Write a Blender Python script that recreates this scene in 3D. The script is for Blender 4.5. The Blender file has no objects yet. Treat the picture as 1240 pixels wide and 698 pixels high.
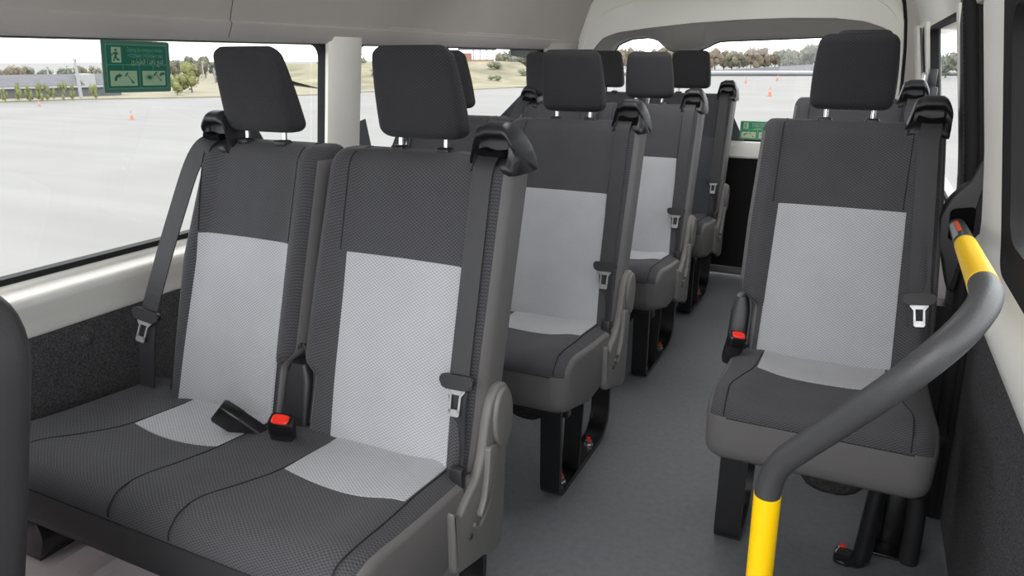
import bpy, bmesh, math, random
from mathutils import Vector, Matrix
random.seed(7)
SC = bpy.context.scene
COL = SC.collection
PI = math.pi

# ------------------------------------------------------------------ materials
def lin(c):
    c = c / 255.0
    return c / 12.92 if c <= 0.04045 else ((c + 0.055) / 1.055) ** 2.4
def rgb(r, g, b): return (lin(r), lin(g), lin(b), 1)

def base_mat(name, col, rough=.5, metal=0, spec=.5, noise=0, nscale=40, bump=0, bscale=300, coat=0):
    m = bpy.data.materials.new(name); m.use_nodes = True
    nt = m.node_tree; b = nt.nodes['Principled BSDF']
    b.inputs['Base Color'].default_value = col
    b.inputs['Roughness'].default_value = rough
    b.inputs['Metallic'].default_value = metal
    b.inputs['Specular IOR Level'].default_value = spec
    b.inputs['Coat Weight'].default_value = coat
    if noise or bump:
        tc = nt.nodes.new('ShaderNodeTexCoord')
    if noise:
        n = nt.nodes.new('ShaderNodeTexNoise'); n.inputs['Scale'].default_value = nscale
        n.inputs['Detail'].default_value = 6
        nt.links.new(tc.outputs['Object'], n.inputs['Vector'])
        mx = nt.nodes.new('ShaderNodeMix'); mx.data_type = 'RGBA'
        lo = [max(0, c * (1 - noise)) for c in col[:3]] + [1]; hi = [min(1, c * (1 + noise)) for c in col[:3]] + [1]
        mx.inputs[6].default_value = lo; mx.inputs[7].default_value = hi
        r = nt.nodes.new('ShaderNodeValToRGB'); r.color_ramp.elements[0].position = .3; r.color_ramp.elements[1].position = .7
        nt.links.new(n.outputs['Fac'], r.inputs[0]); nt.links.new(r.outputs[0], mx.inputs[0])
        nt.links.new(mx.outputs[2], b.inputs['Base Color'])
    if bump:
        n2 = nt.nodes.new('ShaderNodeTexNoise'); n2.inputs['Scale'].default_value = bscale; n2.inputs['Detail'].default_value = 3
        nt.links.new(tc.outputs['Object'], n2.inputs['Vector'])
        bp = nt.nodes.new('ShaderNodeBump'); bp.inputs['Strength'].default_value = bump; bp.inputs['Distance'].default_value = .002
        nt.links.new(n2.outputs['Fac'], bp.inputs['Height']); nt.links.new(bp.outputs[0], b.inputs['Normal'])
    return m

def weave_mat(name, lo, hi, a=.0098, b_=.0068, strength=.5, rough=.85):
    """staggered honeycomb weave driven by UVs laid out in metres"""
    m = bpy.data.materials.new(name); m.use_nodes = True
    nt = m.node_tree; N = nt.nodes; L = nt.links; bs = N['Principled BSDF']
    bs.inputs['Roughness'].default_value = rough; bs.inputs['Specular IOR Level'].default_value = .25
    bs.inputs['Sheen Weight'].default_value = .06
    tc = N.new('ShaderNodeTexCoord'); sp = N.new('ShaderNodeSeparateXYZ'); L.new(tc.outputs['UV'], sp.inputs[0])
    def mth(op, x, y=None):
        n = N.new('ShaderNodeMath'); n.operation = op
        for i, v in enumerate((x, y)):
            if v is None: continue
            if isinstance(v, (int, float)): n.inputs[i].default_value = v
            else: L.new(v, n.inputs[i])
        return n.outputs[0]
    u = mth('MULTIPLY', sp.outputs[0], 2 * PI / a); v = mth('MULTIPLY', sp.outputs[1], 2 * PI / b_)
    s = mth('MULTIPLY', mth('COSINE', u), mth('COSINE', v))
    s = mth('ADD', mth('MULTIPLY', s, .5), .5)
    nz = N.new('ShaderNodeTexNoise'); nz.inputs['Scale'].default_value = 9; nz.inputs['Detail'].default_value = 4
    L.new(tc.outputs['UV'], nz.inputs['Vector'])
    fac = mth('ADD', mth('MULTIPLY', s, .8), mth('MULTIPLY', nz.outputs['Fac'], .25))
    mx = N.new('ShaderNodeMix'); mx.data_type = 'RGBA'; mx.inputs[6].default_value = lo; mx.inputs[7].default_value = hi
    L.new(fac, mx.inputs[0]); L.new(mx.outputs[2], bs.inputs['Base Color'])
    bp = N.new('ShaderNodeBump'); bp.inputs['Strength'].default_value = strength; bp.inputs['Distance'].default_value = .0012
    L.new(s, bp.inputs['Height']); L.new(bp.outputs[0], bs.inputs['Normal'])
    return m

def belt_mat(name, lo, hi):
    m = bpy.data.materials.new(name); m.use_nodes = True
    nt = m.node_tree; N = nt.nodes; L = nt.links; bs = N['Principled BSDF']; bs.inputs['Roughness'].default_value = .55
    tc = N.new('ShaderNodeTexCoord'); w = N.new('ShaderNodeTexWave'); w.inputs['Scale'].default_value = 95; w.inputs['Distortion'].default_value = 0
    w.bands_direction = 'X'
    L.new(tc.outputs['UV'], w.inputs['Vector'])
    mx = N.new('ShaderNodeMix'); mx.data_type = 'RGBA'; mx.inputs[6].default_value = lo; mx.inputs[7].default_value = hi
    L.new(w.outputs['Fac'], mx.inputs[0]); L.new(mx.outputs[2], bs.inputs['Base Color'])
    bp = N.new('ShaderNodeBump'); bp.inputs['Strength'].default_value = .25; bp.inputs['Distance'].default_value = .0006
    L.new(w.outputs['Fac'], bp.inputs['Height']); L.new(bp.outputs[0], bs.inputs['Normal'])
    return m

def glass_mat(name, tint=(1, 1, 1, 1), refl=.06):
    m = bpy.data.materials.new(name); m.use_nodes = True
    nt = m.node_tree; N = nt.nodes; L = nt.links; N.remove(N['Principled BSDF'])
    t = N.new('ShaderNodeBsdfTransparent'); t.inputs[0].default_value = tint
    g = N.new('ShaderNodeBsdfGlossy'); g.inputs['Roughness'].default_value = .02
    mx = N.new('ShaderNodeMixShader'); mx.inputs[0].default_value = refl
    L.new(t.outputs[0], mx.inputs[1]); L.new(g.outputs[0], mx.inputs[2]); L.new(mx.outputs[0], N['Material Output'].inputs[0])
    return m

def asphalt_mat():
    m = base_mat('asphalt', (.17, .168, .165, 1), .95, spec=.1)
    nt = m.node_tree; N = nt.nodes; L = nt.links; bs = N['Principled BSDF']
    tc = N.new('ShaderNodeTexCoord'); mp = N.new('ShaderNodeMapping'); mp.inputs['Scale'].default_value = (.25, .25, .25)
    mp.inputs['Rotation'].default_value = (0, 0, .35)
    mp2 = N.new('ShaderNodeMapping'); mp2.inputs['Scale'].default_value = (.05, 1.1, 1); mp2.inputs['Rotation'].default_value = (0, 0, .42)
    L.new(tc.outputs['Object'], mp.inputs[0]); L.new(tc.outputs['Object'], mp2.inputs[0])
    n1 = N.new('ShaderNodeTexNoise'); n1.inputs['Scale'].default_value = 1.2; n1.inputs['Detail'].default_value = 5; L.new(mp.outputs[0], n1.inputs['Vector'])
    n2 = N.new('ShaderNodeTexNoise'); n2.inputs['Scale'].default_value = 1.4; n2.inputs['Detail'].default_value = 2; L.new(mp2.outputs[0], n2.inputs['Vector'])
    n3 = N.new('ShaderNodeTexNoise'); n3.inputs['Scale'].default_value = 60; L.new(tc.outputs['Object'], n3.inputs['Vector'])
    a = N.new('ShaderNodeMath'); a.operation = 'ADD'; L.new(n1.outputs['Fac'], a.inputs[0]); L.new(n2.outputs['Fac'], a.inputs[1])
    a2 = N.new('ShaderNodeMath'); a2.operation = 'MULTIPLY_ADD'; L.new(n3.outputs['Fac'], a2.inputs[0]); a2.inputs[1].default_value = .4; L.new(a.outputs[0], a2.inputs[2])
    r = N.new('ShaderNodeValToRGB'); r.color_ramp.elements[0].position = .75; r.color_ramp.elements[1].position = 1.6
    r.color_ramp.elements[0].color = (*ASPH_LO, 1); r.color_ramp.elements[1].color = (*ASPH_HI, 1)
    dv = N.new('ShaderNodeMath'); dv.operation = 'MULTIPLY'; dv.inputs[1].default_value = .5; L.new(a2.outputs[0], dv.inputs[0])
    r.color_ramp.elements[0].position = .38; r.color_ramp.elements[1].position = .8
    L.new(dv.outputs[0], r.inputs[0]); L.new(r.outputs[0], bs.inputs['Base Color'])
    return m

WORLD = 3.6
ASPH_LO = (.19, .188, .184); ASPH_HI = (.232, .23, .226)
M = {}
M['fabric'] = weave_mat('dark_weave_fabric', rgb(36, 36, 39), rgb(82, 82, 86))
M['fabric_head'] = weave_mat('headrest_fabric', rgb(30, 30, 32), rgb(58, 58, 61))
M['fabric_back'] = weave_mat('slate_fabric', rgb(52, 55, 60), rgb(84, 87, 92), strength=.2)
M['panel'] = weave_mat('light_grey_weave_fabric', rgb(128, 129, 134), rgb(184, 185, 189), strength=.45)
M['leather'] = base_mat('grey_leatherette', rgb(98, 96, 96), .5, spec=.35, bump=.25, bscale=500)
M['leather_dark'] = base_mat('charcoal_and_shaded_leatherette', rgb(54, 53, 55), .55, spec=.35, bump=.25, bscale=500)  # charcoal parts, and the painted shade on the nearest cushion's front band
M['plastic'] = base_mat('black_plastic', rgb(35, 35, 38), .42, spec=.45, bump=.1, bscale=900)
M['cover'] = base_mat('grey_moulded_plastic', rgb(104, 103, 102), .5, spec=.4, bump=.12, bscale=900)
M['gloss_black'] = base_mat('black_painted_steel', rgb(17, 17, 19), .33, spec=.5, coat=.2)
M['rubber'] = base_mat('black_rubber', rgb(24, 24, 26), .7, spec=.3)
M['chrome'] = base_mat('chrome', (.5, .5, .51, 1), .16, metal=1)
M['steel'] = base_mat('bright_steel', (.55, .55, .56, 1), .36, metal=1)
M['belt'] = belt_mat('belt_webbing', rgb(32, 32, 35), rgb(46, 46, 50))
M['red'] = base_mat('red_button', rgb(235, 45, 28), .4)
M['slot'] = base_mat('dark_slot', rgb(8, 8, 9), .9, spec=.1)
M['piping'] = base_mat('dark_stitching', rgb(40, 40, 43), .9, spec=.1)
M['carpet'] = base_mat('charcoal_carpet', rgb(76, 75, 77), 1, spec=.05, noise=.55, nscale=260, bump=.9, bscale=420)
M['carpet_black'] = base_mat('black_carpet', rgb(34, 33, 34), 1, spec=.05, noise=.5, nscale=220, bump=.6, bscale=400)
M['vinyl'] = base_mat('blue_grey_vinyl_floor', rgb(98, 101, 105), .5, spec=.4, noise=.10, nscale=55, bump=.25, bscale=300)
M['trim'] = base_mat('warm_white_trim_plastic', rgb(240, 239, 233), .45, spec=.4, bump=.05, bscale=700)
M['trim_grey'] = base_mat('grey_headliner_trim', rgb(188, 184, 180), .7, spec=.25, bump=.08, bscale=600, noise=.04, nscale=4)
M['trim_dark'] = base_mat('dark_grey_trim', rgb(96, 94, 92), .6, spec=.3, bump=.08, bscale=600)
M['trim_mid'] = base_mat('mid_grey_trim', rgb(132, 130, 127), .6, spec=.3, bump=.08, bscale=600)
M['headliner'] = base_mat('headliner_cloth', rgb(190, 187, 182), .9, spec=.1, bump=.3, bscale=500)
M['glass'] = glass_mat('window_glass', (.97, .985, .98, 1), .05)
M['frit'] = base_mat('dark_printed_glass', rgb(88, 92, 98), .3, spec=.5)
M['ledge'] = base_mat('mauve_grey_painted_ledge', rgb(228, 215, 217), .45, metal=.15)
M['yellow'] = base_mat('yellow_grip_sleeve', rgb(250, 202, 8), .38, spec=.45)
M['rail'] = base_mat('charcoal_powder_coat', rgb(64, 64, 66), .42, spec=.45, bump=.3, bscale=420)
M['orange'] = base_mat('orange_sticker', rgb(240, 92, 40), .5)
M['sticker'] = base_mat('silver_grey_sticker', rgb(150, 150, 152), .5, noise=.35, nscale=240)
M['sign_green'] = base_mat('sign_green', rgb(0, 98, 78), .45)
M['sign_border'] = base_mat('sign_border_green', rgb(70, 110, 96), .45)
M['sign_bright'] = base_mat('sign_bright_green', rgb(10, 160, 118), .45)
M['sign_pale'] = base_mat('sign_pale_green', rgb(150, 178, 146), .5)
M['sign_cream'] = base_mat('sign_cream', rgb(214, 222, 184), .5)
M['sign_line'] = base_mat('sign_lettering', rgb(96, 160, 138), .5)
M['foam'] = base_mat('dark_foam', rgb(52, 51, 50), .95, spec=.05, noise=.5, nscale=120, bump=.8, bscale=200)
# outdoors (bright overcast day, photographed for the dim cabin)
M['asphalt'] = asphalt_mat()
M['verge'] = base_mat('dry_grass', (.235, .22, .165, 1), 1, spec=.05, noise=.12, nscale=1.2)
M['hill'] = base_mat('dry_hillside', (.21, .195, .14, 1), 1, spec=.05, noise=.3, nscale=.35)
def leaf(name, c): return base_mat(name, c, 1, spec=.05, noise=.22, nscale=1.6)
M['leaf_olive'] = leaf('olive_foliage', (.165, .155, .115, 1))  # distance haze is mixed into these three tree colours: paler, less saturated
M['leaf_grey'] = leaf('grey_green_foliage', (.15, .16, .13, 1))
M['leaf_brown'] = leaf('autumn_brown_foliage', (.19, .158, .118, 1))
M['leaf_lime'] = leaf('yellow_green_foliage', (.185, .195, .085, 1))
M['leaf_sage'] = leaf('sage_scrub', (.185, .19, .13, 1))
M['bark'] = base_mat('bark', (.12, .1, .085, 1), .9)
M['shed_roof'] = base_mat('slate_roof', (.085, .087, .1, 1), .8, noise=.15, nscale=2)
M['shed_wall'] = base_mat('grey_shed_wall', (.1, .102, .112, 1), .8)
M['white_paint'] = base_mat('white_paint', (.3, .3, .3, 1), .6)
M['pole_grey'] = base_mat('pale_grey_pole', (.22, .22, .225, 1), .6)
M['barrier'] = base_mat('grey_concrete_barrier', (.10, .102, .11, 1), .9, noise=.1, nscale=.8)
M['brick_orange'] = base_mat('orange_cladding', (.27, .13, .085, 1), .8)
M['cone_orange'] = base_mat('cone_orange', (.4, .17, .085, 1), .6)

# ------------------------------------------------------------------ object helpers
def link(name, bm, mats, parent=None, smooth=True, base=None, angle=None):
    if base is not None:
        bmesh.ops.translate(bm, verts=bm.verts, vec=-Vector(base))
    me = bpy.data.meshes.new(name); bm.to_mesh(me); bm.free()
    if not isinstance(mats, (list, tuple)): mats = [mats]
    for m in mats: me.materials.append(m)
    if smooth:
        me.polygons.foreach_set('use_smooth', [True] * len(me.polygons))
        me.set_sharp_from_angle(angle=angle if angle else math.radians(38))
    o = bpy.data.objects.new(name, me); COL.objects.link(o)
    if parent: o.parent = parent
    return o
def thing(name, label, cat, loc=(0, 0, 0), group=None):
    o = bpy.data.objects.new(name, None); COL.objects.link(o); o.location = loc
    o.empty_display_size = .05
    return tag(o, label, cat, group)
def tag(o, label, cat, group=None):
    o['label'] = label; o['category'] = cat
    if group: o['group'] = group
    return o
def struct(o):
    o['kind'] = 'structure'; return o
def copy_tree(o, parent=None):
    c = o.copy(); COL.objects.link(c); c.parent = parent
    for ch in list(o.children): copy_tree(ch, c)
    return c

def new(): return bmesh.new()
def add_box(bm, x0, x1, y0, y1, z0, z1, bev=0, seg=2, mi=0):
    r = bmesh.ops.create_cube(bm, size=1)
    for v in r['verts']:
        v.co = Vector(((x0 + x1) / 2 + v.co.x * (x1 - x0), (y0 + y1) / 2 + v.co.y * (y1 - y0), (z0 + z1) / 2 + v.co.z * (z1 - z0)))
    fs = list({f for v in r['verts'] for f in v.link_faces})
    if bev:
        es = list({e for v in r['verts'] for e in v.link_edges})
        rb = bmesh.ops.bevel(bm, geom=es, offset=bev, segments=seg, profile=.5, affect='EDGES')
        fs = list({f for v in rb['verts'] for f in v.link_faces} | set(f for f in fs if f.is_valid))
    for f in fs: f.material_index = mi
    return [v for f in fs for v in f.verts]
def loft(bm, rings, cap=True, closed=True, mi=None, uv=None):
    """rings: equal-length lists of points. mi(i,j)->material index. UV laid out in metres."""
    uvl = bm.loops.layers.uv.verify()
    V = [[bm.verts.new(p) for p in r] for r in rings]
    n = len(rings[0]); m = n if closed else n - 1
    U = []
    for r in rings:
        acc = [0]
        for j in range(n): acc.append(acc[-1] + (Vector(r[(j + 1) % n]) - Vector(r[j])).length)
        U.append(acc)
    mid = n // 2
    W = [0]
    for i in range(len(rings) - 1):
        W.append(W[-1] + max((Vector(rings[i + 1][j]) - Vector(rings[i][j])).length for j in range(0, n, max(1, n // 6))))
    for i in range(len(rings) - 1):
        for j in range(m):
            k = (j + 1) % n
            try: f = bm.faces.new((V[i][j], V[i][k], V[i + 1][k], V[i + 1][j]))
            except ValueError: continue
            if mi: f.material_index = mi(i, j)
            cs = ((U[i][j], W[i]), (U[i][j + 1], W[i]), (U[i + 1][j + 1], W[i + 1]), (U[i + 1][j], W[i + 1]))
            for lp, c in zip(f.loops, cs): lp[uvl].uv = c
            if uv:
                for lp in f.loops: lp[uvl].uv = uv(lp.vert.co)
    if cap and closed:
        for ring, rev, i in ((V[0], True, 0), (V[-1], False, len(rings) - 2)):
            c = bm.verts.new(sum((v.co for v in ring), Vector()) / n)
            for j in range(n):
                a, b = ring[j], ring[(j + 1) % n]
                try: f = bm.faces.new((b, a, c) if rev else (a, b, c))
                except ValueError: continue
                if mi: f.material_index = mi(i, j)
                for lp in f.loops: lp[uvl].uv = uv(lp.vert.co) if uv else (lp.vert.co.x, lp.vert.co.y)
    return V
def fix(bm):
    bmesh.ops.recalc_face_normals(bm, faces=bm.faces); return bm
def smooth_path(pts, n=8):
    P = [Vector(p) for p in pts]
    P = [2 * P[0] - P[1]] + P + [2 * P[-1] - P[-2]]
    out = []
    for i in range(1, len(P) - 2):
        for k in range(n):
            t = k / n
            a, b, c, d = P[i - 1], P[i], P[i + 1], P[i + 2]
            out.append(.5 * ((2 * b) + (c - a) * t + (2 * a - 5 * b + 4 * c - d) * t * t + (3 * b - a - 3 * c + d) * t ** 3))
    out.append(P[-2]); return out
def round_path(pts, rad, seg=8):
    """polyline with filleted corners"""
    P = [Vector(p) for p in pts]; out = [P[0]]
    if not isinstance(rad, (list, tuple)): rad = [rad] * (len(P) - 2)
    for i in range(1, len(P) - 1):
        a = (P[i - 1] - P[i]); b = (P[i + 1] - P[i]); la, lb = a.length, b.length; a.normalize(); b.normalize()
        ang = a.angle(b); d = min(rad[i - 1] / math.tan(ang / 2), la * .49, lb * .49)
        s, e = P[i] + a * d, P[i] + b * d
        for k in range(seg + 1):
            t = k / seg
            out.append((1 - t) ** 2 * s + 2 * t * (1 - t) * P[i] + t * t * e)
    out.append(P[-1]); return out
def tube(bm, pts, r, seg=12, mi=None, cap=True):
    P = [Vector(p) for p in pts]; rings = []
    R = r if isinstance(r, (list, tuple)) else [r] * len(P)
    t0 = (P[1] - P[0]).normalized(); nrm = t0.orthogonal().normalized(); prev = t0
    for i, p in enumerate(P):
        t = ((P[min(i + 1, len(P) - 1)] - P[max(i - 1, 0)])).normalized()
        q = prev.rotation_difference(t); nrm = q @ nrm; nrm = (nrm - t * nrm.dot(t)).normalized(); prev = t
        bn = t.cross(nrm)
        rings.append([p + (nrm * math.cos(2 * PI * k / seg) + bn * math.sin(2 * PI * k / seg)) * R[i] for k in range(seg)])
    return loft(bm, rings, cap, True, mi)
def ribbon(bm, pts, wdirs, w, th=.0016):
    """flat strap along pts; wdirs = width direction(s)"""
    P = [Vector(p) for p in pts]; rings = []
    WD = wdirs if isinstance(wdirs, list) else [wdirs] * len(P)
    Wd = w if isinstance(w, (list, tuple)) else [w] * len(P)
    for i, p in enumerate(P):
        t = (P[min(i + 1, len(P) - 1)] - P[max(i - 1, 0)]).normalized()
        d = Vector(WD[i]); d = (d - t * d.dot(t)).normalized(); n = t.cross(d)
        h = Wd[i] / 2
        rings.append([p - d * h - n * th, p + d * h - n * th, p + d * h + n * th, p - d * h + n * th])
    return loft(bm, rings)
def flatbar(bm, pts, xdir, w, th):
    return ribbon(bm, pts, xdir, w, th / 2)
def prism(bm, poly, axis, a, b, bev=0, seg=2, mi=0):
    """extrude a 2D polygon; axis 'x': poly=(y,z); 'y': poly=(x,z); 'z': poly=(x,y)"""
    def P(p, t):
        return Vector((t, p[0], p[1])) if axis == 'x' else Vector((p[0], t, p[1])) if axis == 'y' else Vector((p[0], p[1], t))
    A = [bm.verts.new(P(p, a)) for p in poly]; B = [bm.verts.new(P(p, b)) for p in poly]
    fs = [bm.faces.new(A), bm.faces.new(B[::-1])]
    n = len(poly)
    for i in range(n): fs.append(bm.faces.new((A[i], B[i], B[(i + 1) % n], A[(i + 1) % n])))
    for f in fs: f.material_index = mi
    bmesh.ops.recalc_face_normals(bm, faces=fs)
    if bev:
        es = list({e for f in fs[:2] for e in f.edges})
        bmesh.ops.bevel(bm, geom=es, offset=bev, segments=seg, profile=.5, affect='EDGES')
def round_poly(pts, rad, seg=5):
    n = len(pts); out = []
    R = rad if isinstance(rad, (list, tuple)) else [rad] * n
    for i in range(n):
        p = Vector(pts[i]).to_3d(); a = Vector(pts[i - 1]).to_3d() - p; b = Vector(pts[(i + 1) % n]).to_3d() - p
        la, lb = a.length, b.length; a.normalize(); b.normalize()
        d = min(R[i], la * .45, lb * .45)
        for k in range(seg + 1):
            t = k / seg; q = (1 - t) ** 2 * (p + a * d) + 2 * t * (1 - t) * p + t * t * (p + b * d)
            out.append((q.x, q.y))
    return out
def lerp(a, b, t): return a + (b - a) * t
def sst(t): t = max(0, min(1, t)); return t * t * (3 - 2 * t)
def table(tb, z):
    if z <= tb[0][0]: return tb[0][1]
    for (a, va), (b, vb) in zip(tb, tb[1:]):
        if z <= b: return lerp(va, vb, (z - a) / (b - a))
    return tb[-1][1]

# ------------------------------------------------------------------ seats  (built in row-one coordinates)
RAKE = .296
def yf0(z): return 1.200 + (z - .813) * RAKE
THK = .108
class Back:
    """one backrest: front surface y(x,z), between xl(z) and xr(z)"""
    def __init__(s, xl, xr, notch_l=0, notch_r=0, ztop=1.022, zbot=.37):
        s.XL, s.XR, s.nl, s.nr, s.ztop, s.zbot = xl, xr, notch_l, notch_r, ztop, zbot
    def xl(s, z): return table(s.XL, z) + s.nl * sst((.59 - z) / .045)
    def xr(s, z): return table(s.XR, z) - s.nr * sst((.59 - z) / .045)
    def y(s, x, z):
        xl, xr = table(s.XL, z), table(s.XR, z); c = (xl + xr) / 2; h = (xr - xl) / 2
        a = abs(x - c) / h
        b = -.022 * math.exp(-((a - .84) / .14) ** 2) + .004 * max(0, 1 - a * 1.6)
        lum = -.010 * math.exp(-((z - .56) / .12) ** 2) * max(0, 1 - a)
        R = .036; zt = s.ztop - R
        top = 0
        if z > zt: q = min(1, (z - zt) / R); top = R * (1 - math.sqrt(max(0, 1 - q * q)))
        return yf0(z) + b + lum + top
    def mesh(s):
        R = .036; rf = .042; rb = .02
        zs = [lerp(s.zbot, .52, i / 8) for i in range(9)] + [lerp(.53, .61, i / 9) for i in range(10)] + [lerp(.63, s.ztop - R, i / 18) for i in range(19)]
        zs += [s.ztop - R + R * math.sin(PI / 2 * k / 7) for k in range(1, 8)]
        S = [-1 + .18 * (1 - math.cos(PI / 2 * k / 8)) for k in range(8)]
        S = S + [-.82 + 1.64 * k / 26 for k in range(27)] + [-q for q in S[::-1]]
        rings = []
        for z in zs:
            xl, xr = s.xl(z), s.xr(z); h = (xr - xl) / 2; c = (xl + xr) / 2
            zt = s.ztop - R; q = max(0, min(1, (z - zt) / R)); ins = R * (1 - math.sqrt(1 - q * q)) if q < 1 else R
            r = []
            for t in S:
                x = c + t * (h - ins * .55); d = h - ins * .55 - abs(x - c)
                y = s.y(x, z)
                if d < rf: y += (rf - math.sqrt(max(0, rf * rf - (rf - d) ** 2))) * .9
                r.append((x, y, z))
            xa, xb = c - (h - ins * .55), c + (h - ins * .55); yb = yf0(z) + THK - ins * .8
            yfr = r[-1][1]
            for k in range(1, 4): r.append((xb, lerp(yfr, yb - rb, k / 3), z))
            for k in range(1, 5):
                an = PI / 2 * k / 4; r.append((xb - rb + rb * math.cos(an), yb - rb + rb * math.sin(an), z))
            for k in range(1, 6): r.append((lerp(xb - rb, xa + rb, k / 6), yb, z))
            for k in range(0, 5):
                an = PI / 2 * k / 4; r.append((xa + rb - rb * math.sin(an), yb - rb + rb * math.cos(an), z))
            for k in range(1, 3): r.append((xa, lerp(yb - rb, r[0][1], k / 3), z))
            rings.append(r)
        nS = len(S); nl = len(rings)
        bm = new()
        loft(bm, rings, mi=lambda i, j: 0 if (j < nS - 5 and j > 3) or i > nl - 8 else 1, uv=lambda co: (co.x, co.z + (co.y - yf0(co.z)) * .8))
        return fix(bm)
    def patch(s, xa, xb, za, zb, off=.003, nx=22, nz=26, tuck=.006):
        """fabric insert lying on the front surface; xa/xb functions of z"""
        bm = new(); rows = []
        for i in range(nz + 3):
            k = min(max(i - 1, 0), nz); z = lerp(za, zb, k / nz)
            if i == 0: z -= tuck * .4
            if i == nz + 2: z += tuck * .4
            row = []
            for j in range(nx + 3):
                kk = min(max(j - 1, 0), nx); x = lerp(xa(z), xb(z), kk / nx)
                if j == 0: x -= tuck * .4
                if j == nx + 2: x += tuck * .4
                edge = i in (0, nz + 2) or j in (0, nx + 2)
                o = -.004 if edge else off
                d = min(kk, nx - kk, (k) * 1.0, (nz - k) * 1.0)
                if not edge: o = off * min(1, .45 + d * .3)
                row.append((x, s.y(x, z) - o, z))
            rows.append(row)
        loft(bm, rows, cap=False, closed=False, uv=lambda co: (co.x, co.z * 1.04))
        bmesh.ops.recalc_face_normals(bm, faces=bm.faces)
        if sum((f.normal.y for f in bm.faces)) > 0: bmesh.ops.reverse_faces(bm, faces=bm.faces)
        return bm

def headrest_bm(cx, zb=1.046, zt=1.235):
    bm = new(); rings = []
    H = zt - zb
    R = .024
    zs = [zb + R * (1 - math.cos(PI / 2 * k / 6)) for k in range(7)] + [lerp(zb + R, zt - R, k / 8) for k in range(1, 9)] + [zt - R + R * math.sin(PI / 2 * k / 6) for k in range(1, 7)]
    for z in zs:
        t = (z - zb) / H
        ins = 0
        if z < zb + R: q = (zb + R - z) / R; ins = R * (1 - math.sqrt(max(0, 1 - q * q)))
        if z > zt - R: q = (z - zt + R) / R; ins = R * (1 - math.sqrt(max(0, 1 - q * q)))
        w = lerp(.101, .091, t ** 1.2) + .004 * math.sin(PI * t) - ins
        yf_ = lerp(1.305, 1.279, t) + ins; yb = lerp(1.380, 1.312, t) - ins * .9
        yc = (yf_ + yb) / 2; d = max(.004, (yb - yf_) / 2); r = []
        n = 48
        for k in range(n):
            a = 2 * PI * k / n + PI
            ca, sa = math.cos(a), math.sin(a); e = 2 / 6.5
            x = math.copysign(abs(ca) ** e, ca) * w; y = math.copysign(abs(sa) ** (2 / 4.5), sa) * d
            y -= .006 * (1 - (x / w) ** 2) * (1 if y < 0 else 0)
            r.append((cx + x, yc + y, z))
        rings.append(r)
    loft(bm, rings, mi=lambda i, j: 0, uv=lambda co: (co.x + (co.y - 1.3) * .6, co.z))
    return fix(bm)

def bezel_bm(x0, x1, ridge_right=True):
    """moulded shoulder guide the belt comes out of; tall side towards the seat edge"""
    bm = new(); rings = []
    n = 48
    for i in range(n + 1):
        t = i / n; x = lerp(x0, x1, t)
        tt = t if ridge_right else 1 - t
        # outline height: slanted inner edge, flat top, rounded outer shoulder
        if tt < .2: h = lerp(.30, .93, sst(tt / .2))
        elif tt < .72: h = lerp(.93, 1.0, sst((tt - .2) / .2))
        else: h = 1 - .36 * ((tt - .72) / .28) ** 2.2
        low = .988 + .004 * sst((tt - .7) / .3) + .018 * max(0, 1 - tt / .2)
        edge = min(tt, 1 - tt); pin = .012 * max(0, 1 - edge / .07) ** 2
        rec = .012 * sst((tt - .1) / .06) * sst((.86 - tt) / .06)
        prof = [(1.262 + pin, low), (1.252 + pin, low + .012), (1.255 + pin, 1.015), (1.262 + rec, 1.030), (1.267 + rec, 1.050), (1.266 + rec * .9, 1.061), (1.256 + pin, 1.069), (1.258 + pin, 1.081),
                (1.270 + pin, 1.089), (1.290, 1.092), (1.318, 1.086), (1.345, 1.070), (1.368 - pin, 1.046), (1.384 - pin, 1.015), (1.386 - pin, low), (1.34, low - .004)]
        zb = .985
        q = [p for p in smooth_path([(0, y, z) for y, z in prof], 3)]
        rings.append([(x, p.y, zb + (p.z - zb) * h if p.z > zb else p.z) for p in q])
    loft(bm, rings); return fix(bm)

def tongue_bm(cx, cy, cz, nrm, up):
    """grip bar and slotted metal plate, lying on a plane"""
    up = Vector(up).normalized(); n = Vector(nrm).normalized(); rt = up.cross(n).normalized()
    g = new(); o = Vector((cx, cy, cz))
    def W(u, v, w): return o + rt * u + up * v + n * w
    outline = round_poly([(-.037, .012), (-.030, .016), (.030, .016), (.037, .012), (.036, -.006), (.022, -.013), (-.022, -.013), (-.036, -.006)], .006, 3)
    def extr(bm, poly, w0, w1, bev):
        A = [bm.verts.new(W(u, v, w0)) for u, v in poly]; B = [bm.verts.new(W(u, v, w1)) for u, v in poly]
        f1, f2 = bm.faces.new(A), bm.faces.new(B[::-1]); k = len(poly)
        for i in range(k): bm.faces.new((A[i], B[i], B[(i + 1) % k], A[(i + 1) % k]))
        if bev: bmesh.ops.bevel(bm, geom=list(f1.edges) + list(f2.edges), offset=bev, segments=2, affect='EDGES')
    extr(g, outline, 0, .013, .003)
    fix(g)
    p = new()
    # plate as a frame around its slot
    for a in ([(-.019, -.010), (-.0085, -.020), (-.0075, -.058), (-.0125, -.058), (-.0125, -.026), (-.020, -.016)],
              [(.019, -.010), (.020, -.016), (.0125, -.026), (.0125, -.058), (.0075, -.058), (.0085, -.020)],
              [(-.020, -.008), (-.019, -.013), (-.010, -.023), (.010, -.023), (.019, -.013), (.020, -.008)],
              [(-.0125, -.052), (-.0125, -.062), (-.009, -.066), (.009, -.066), (.0125, -.062), (.0125, -.052)]):
        extr(p, a, .0045, .0075, 0)
    fix(p)
    return g, p

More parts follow.
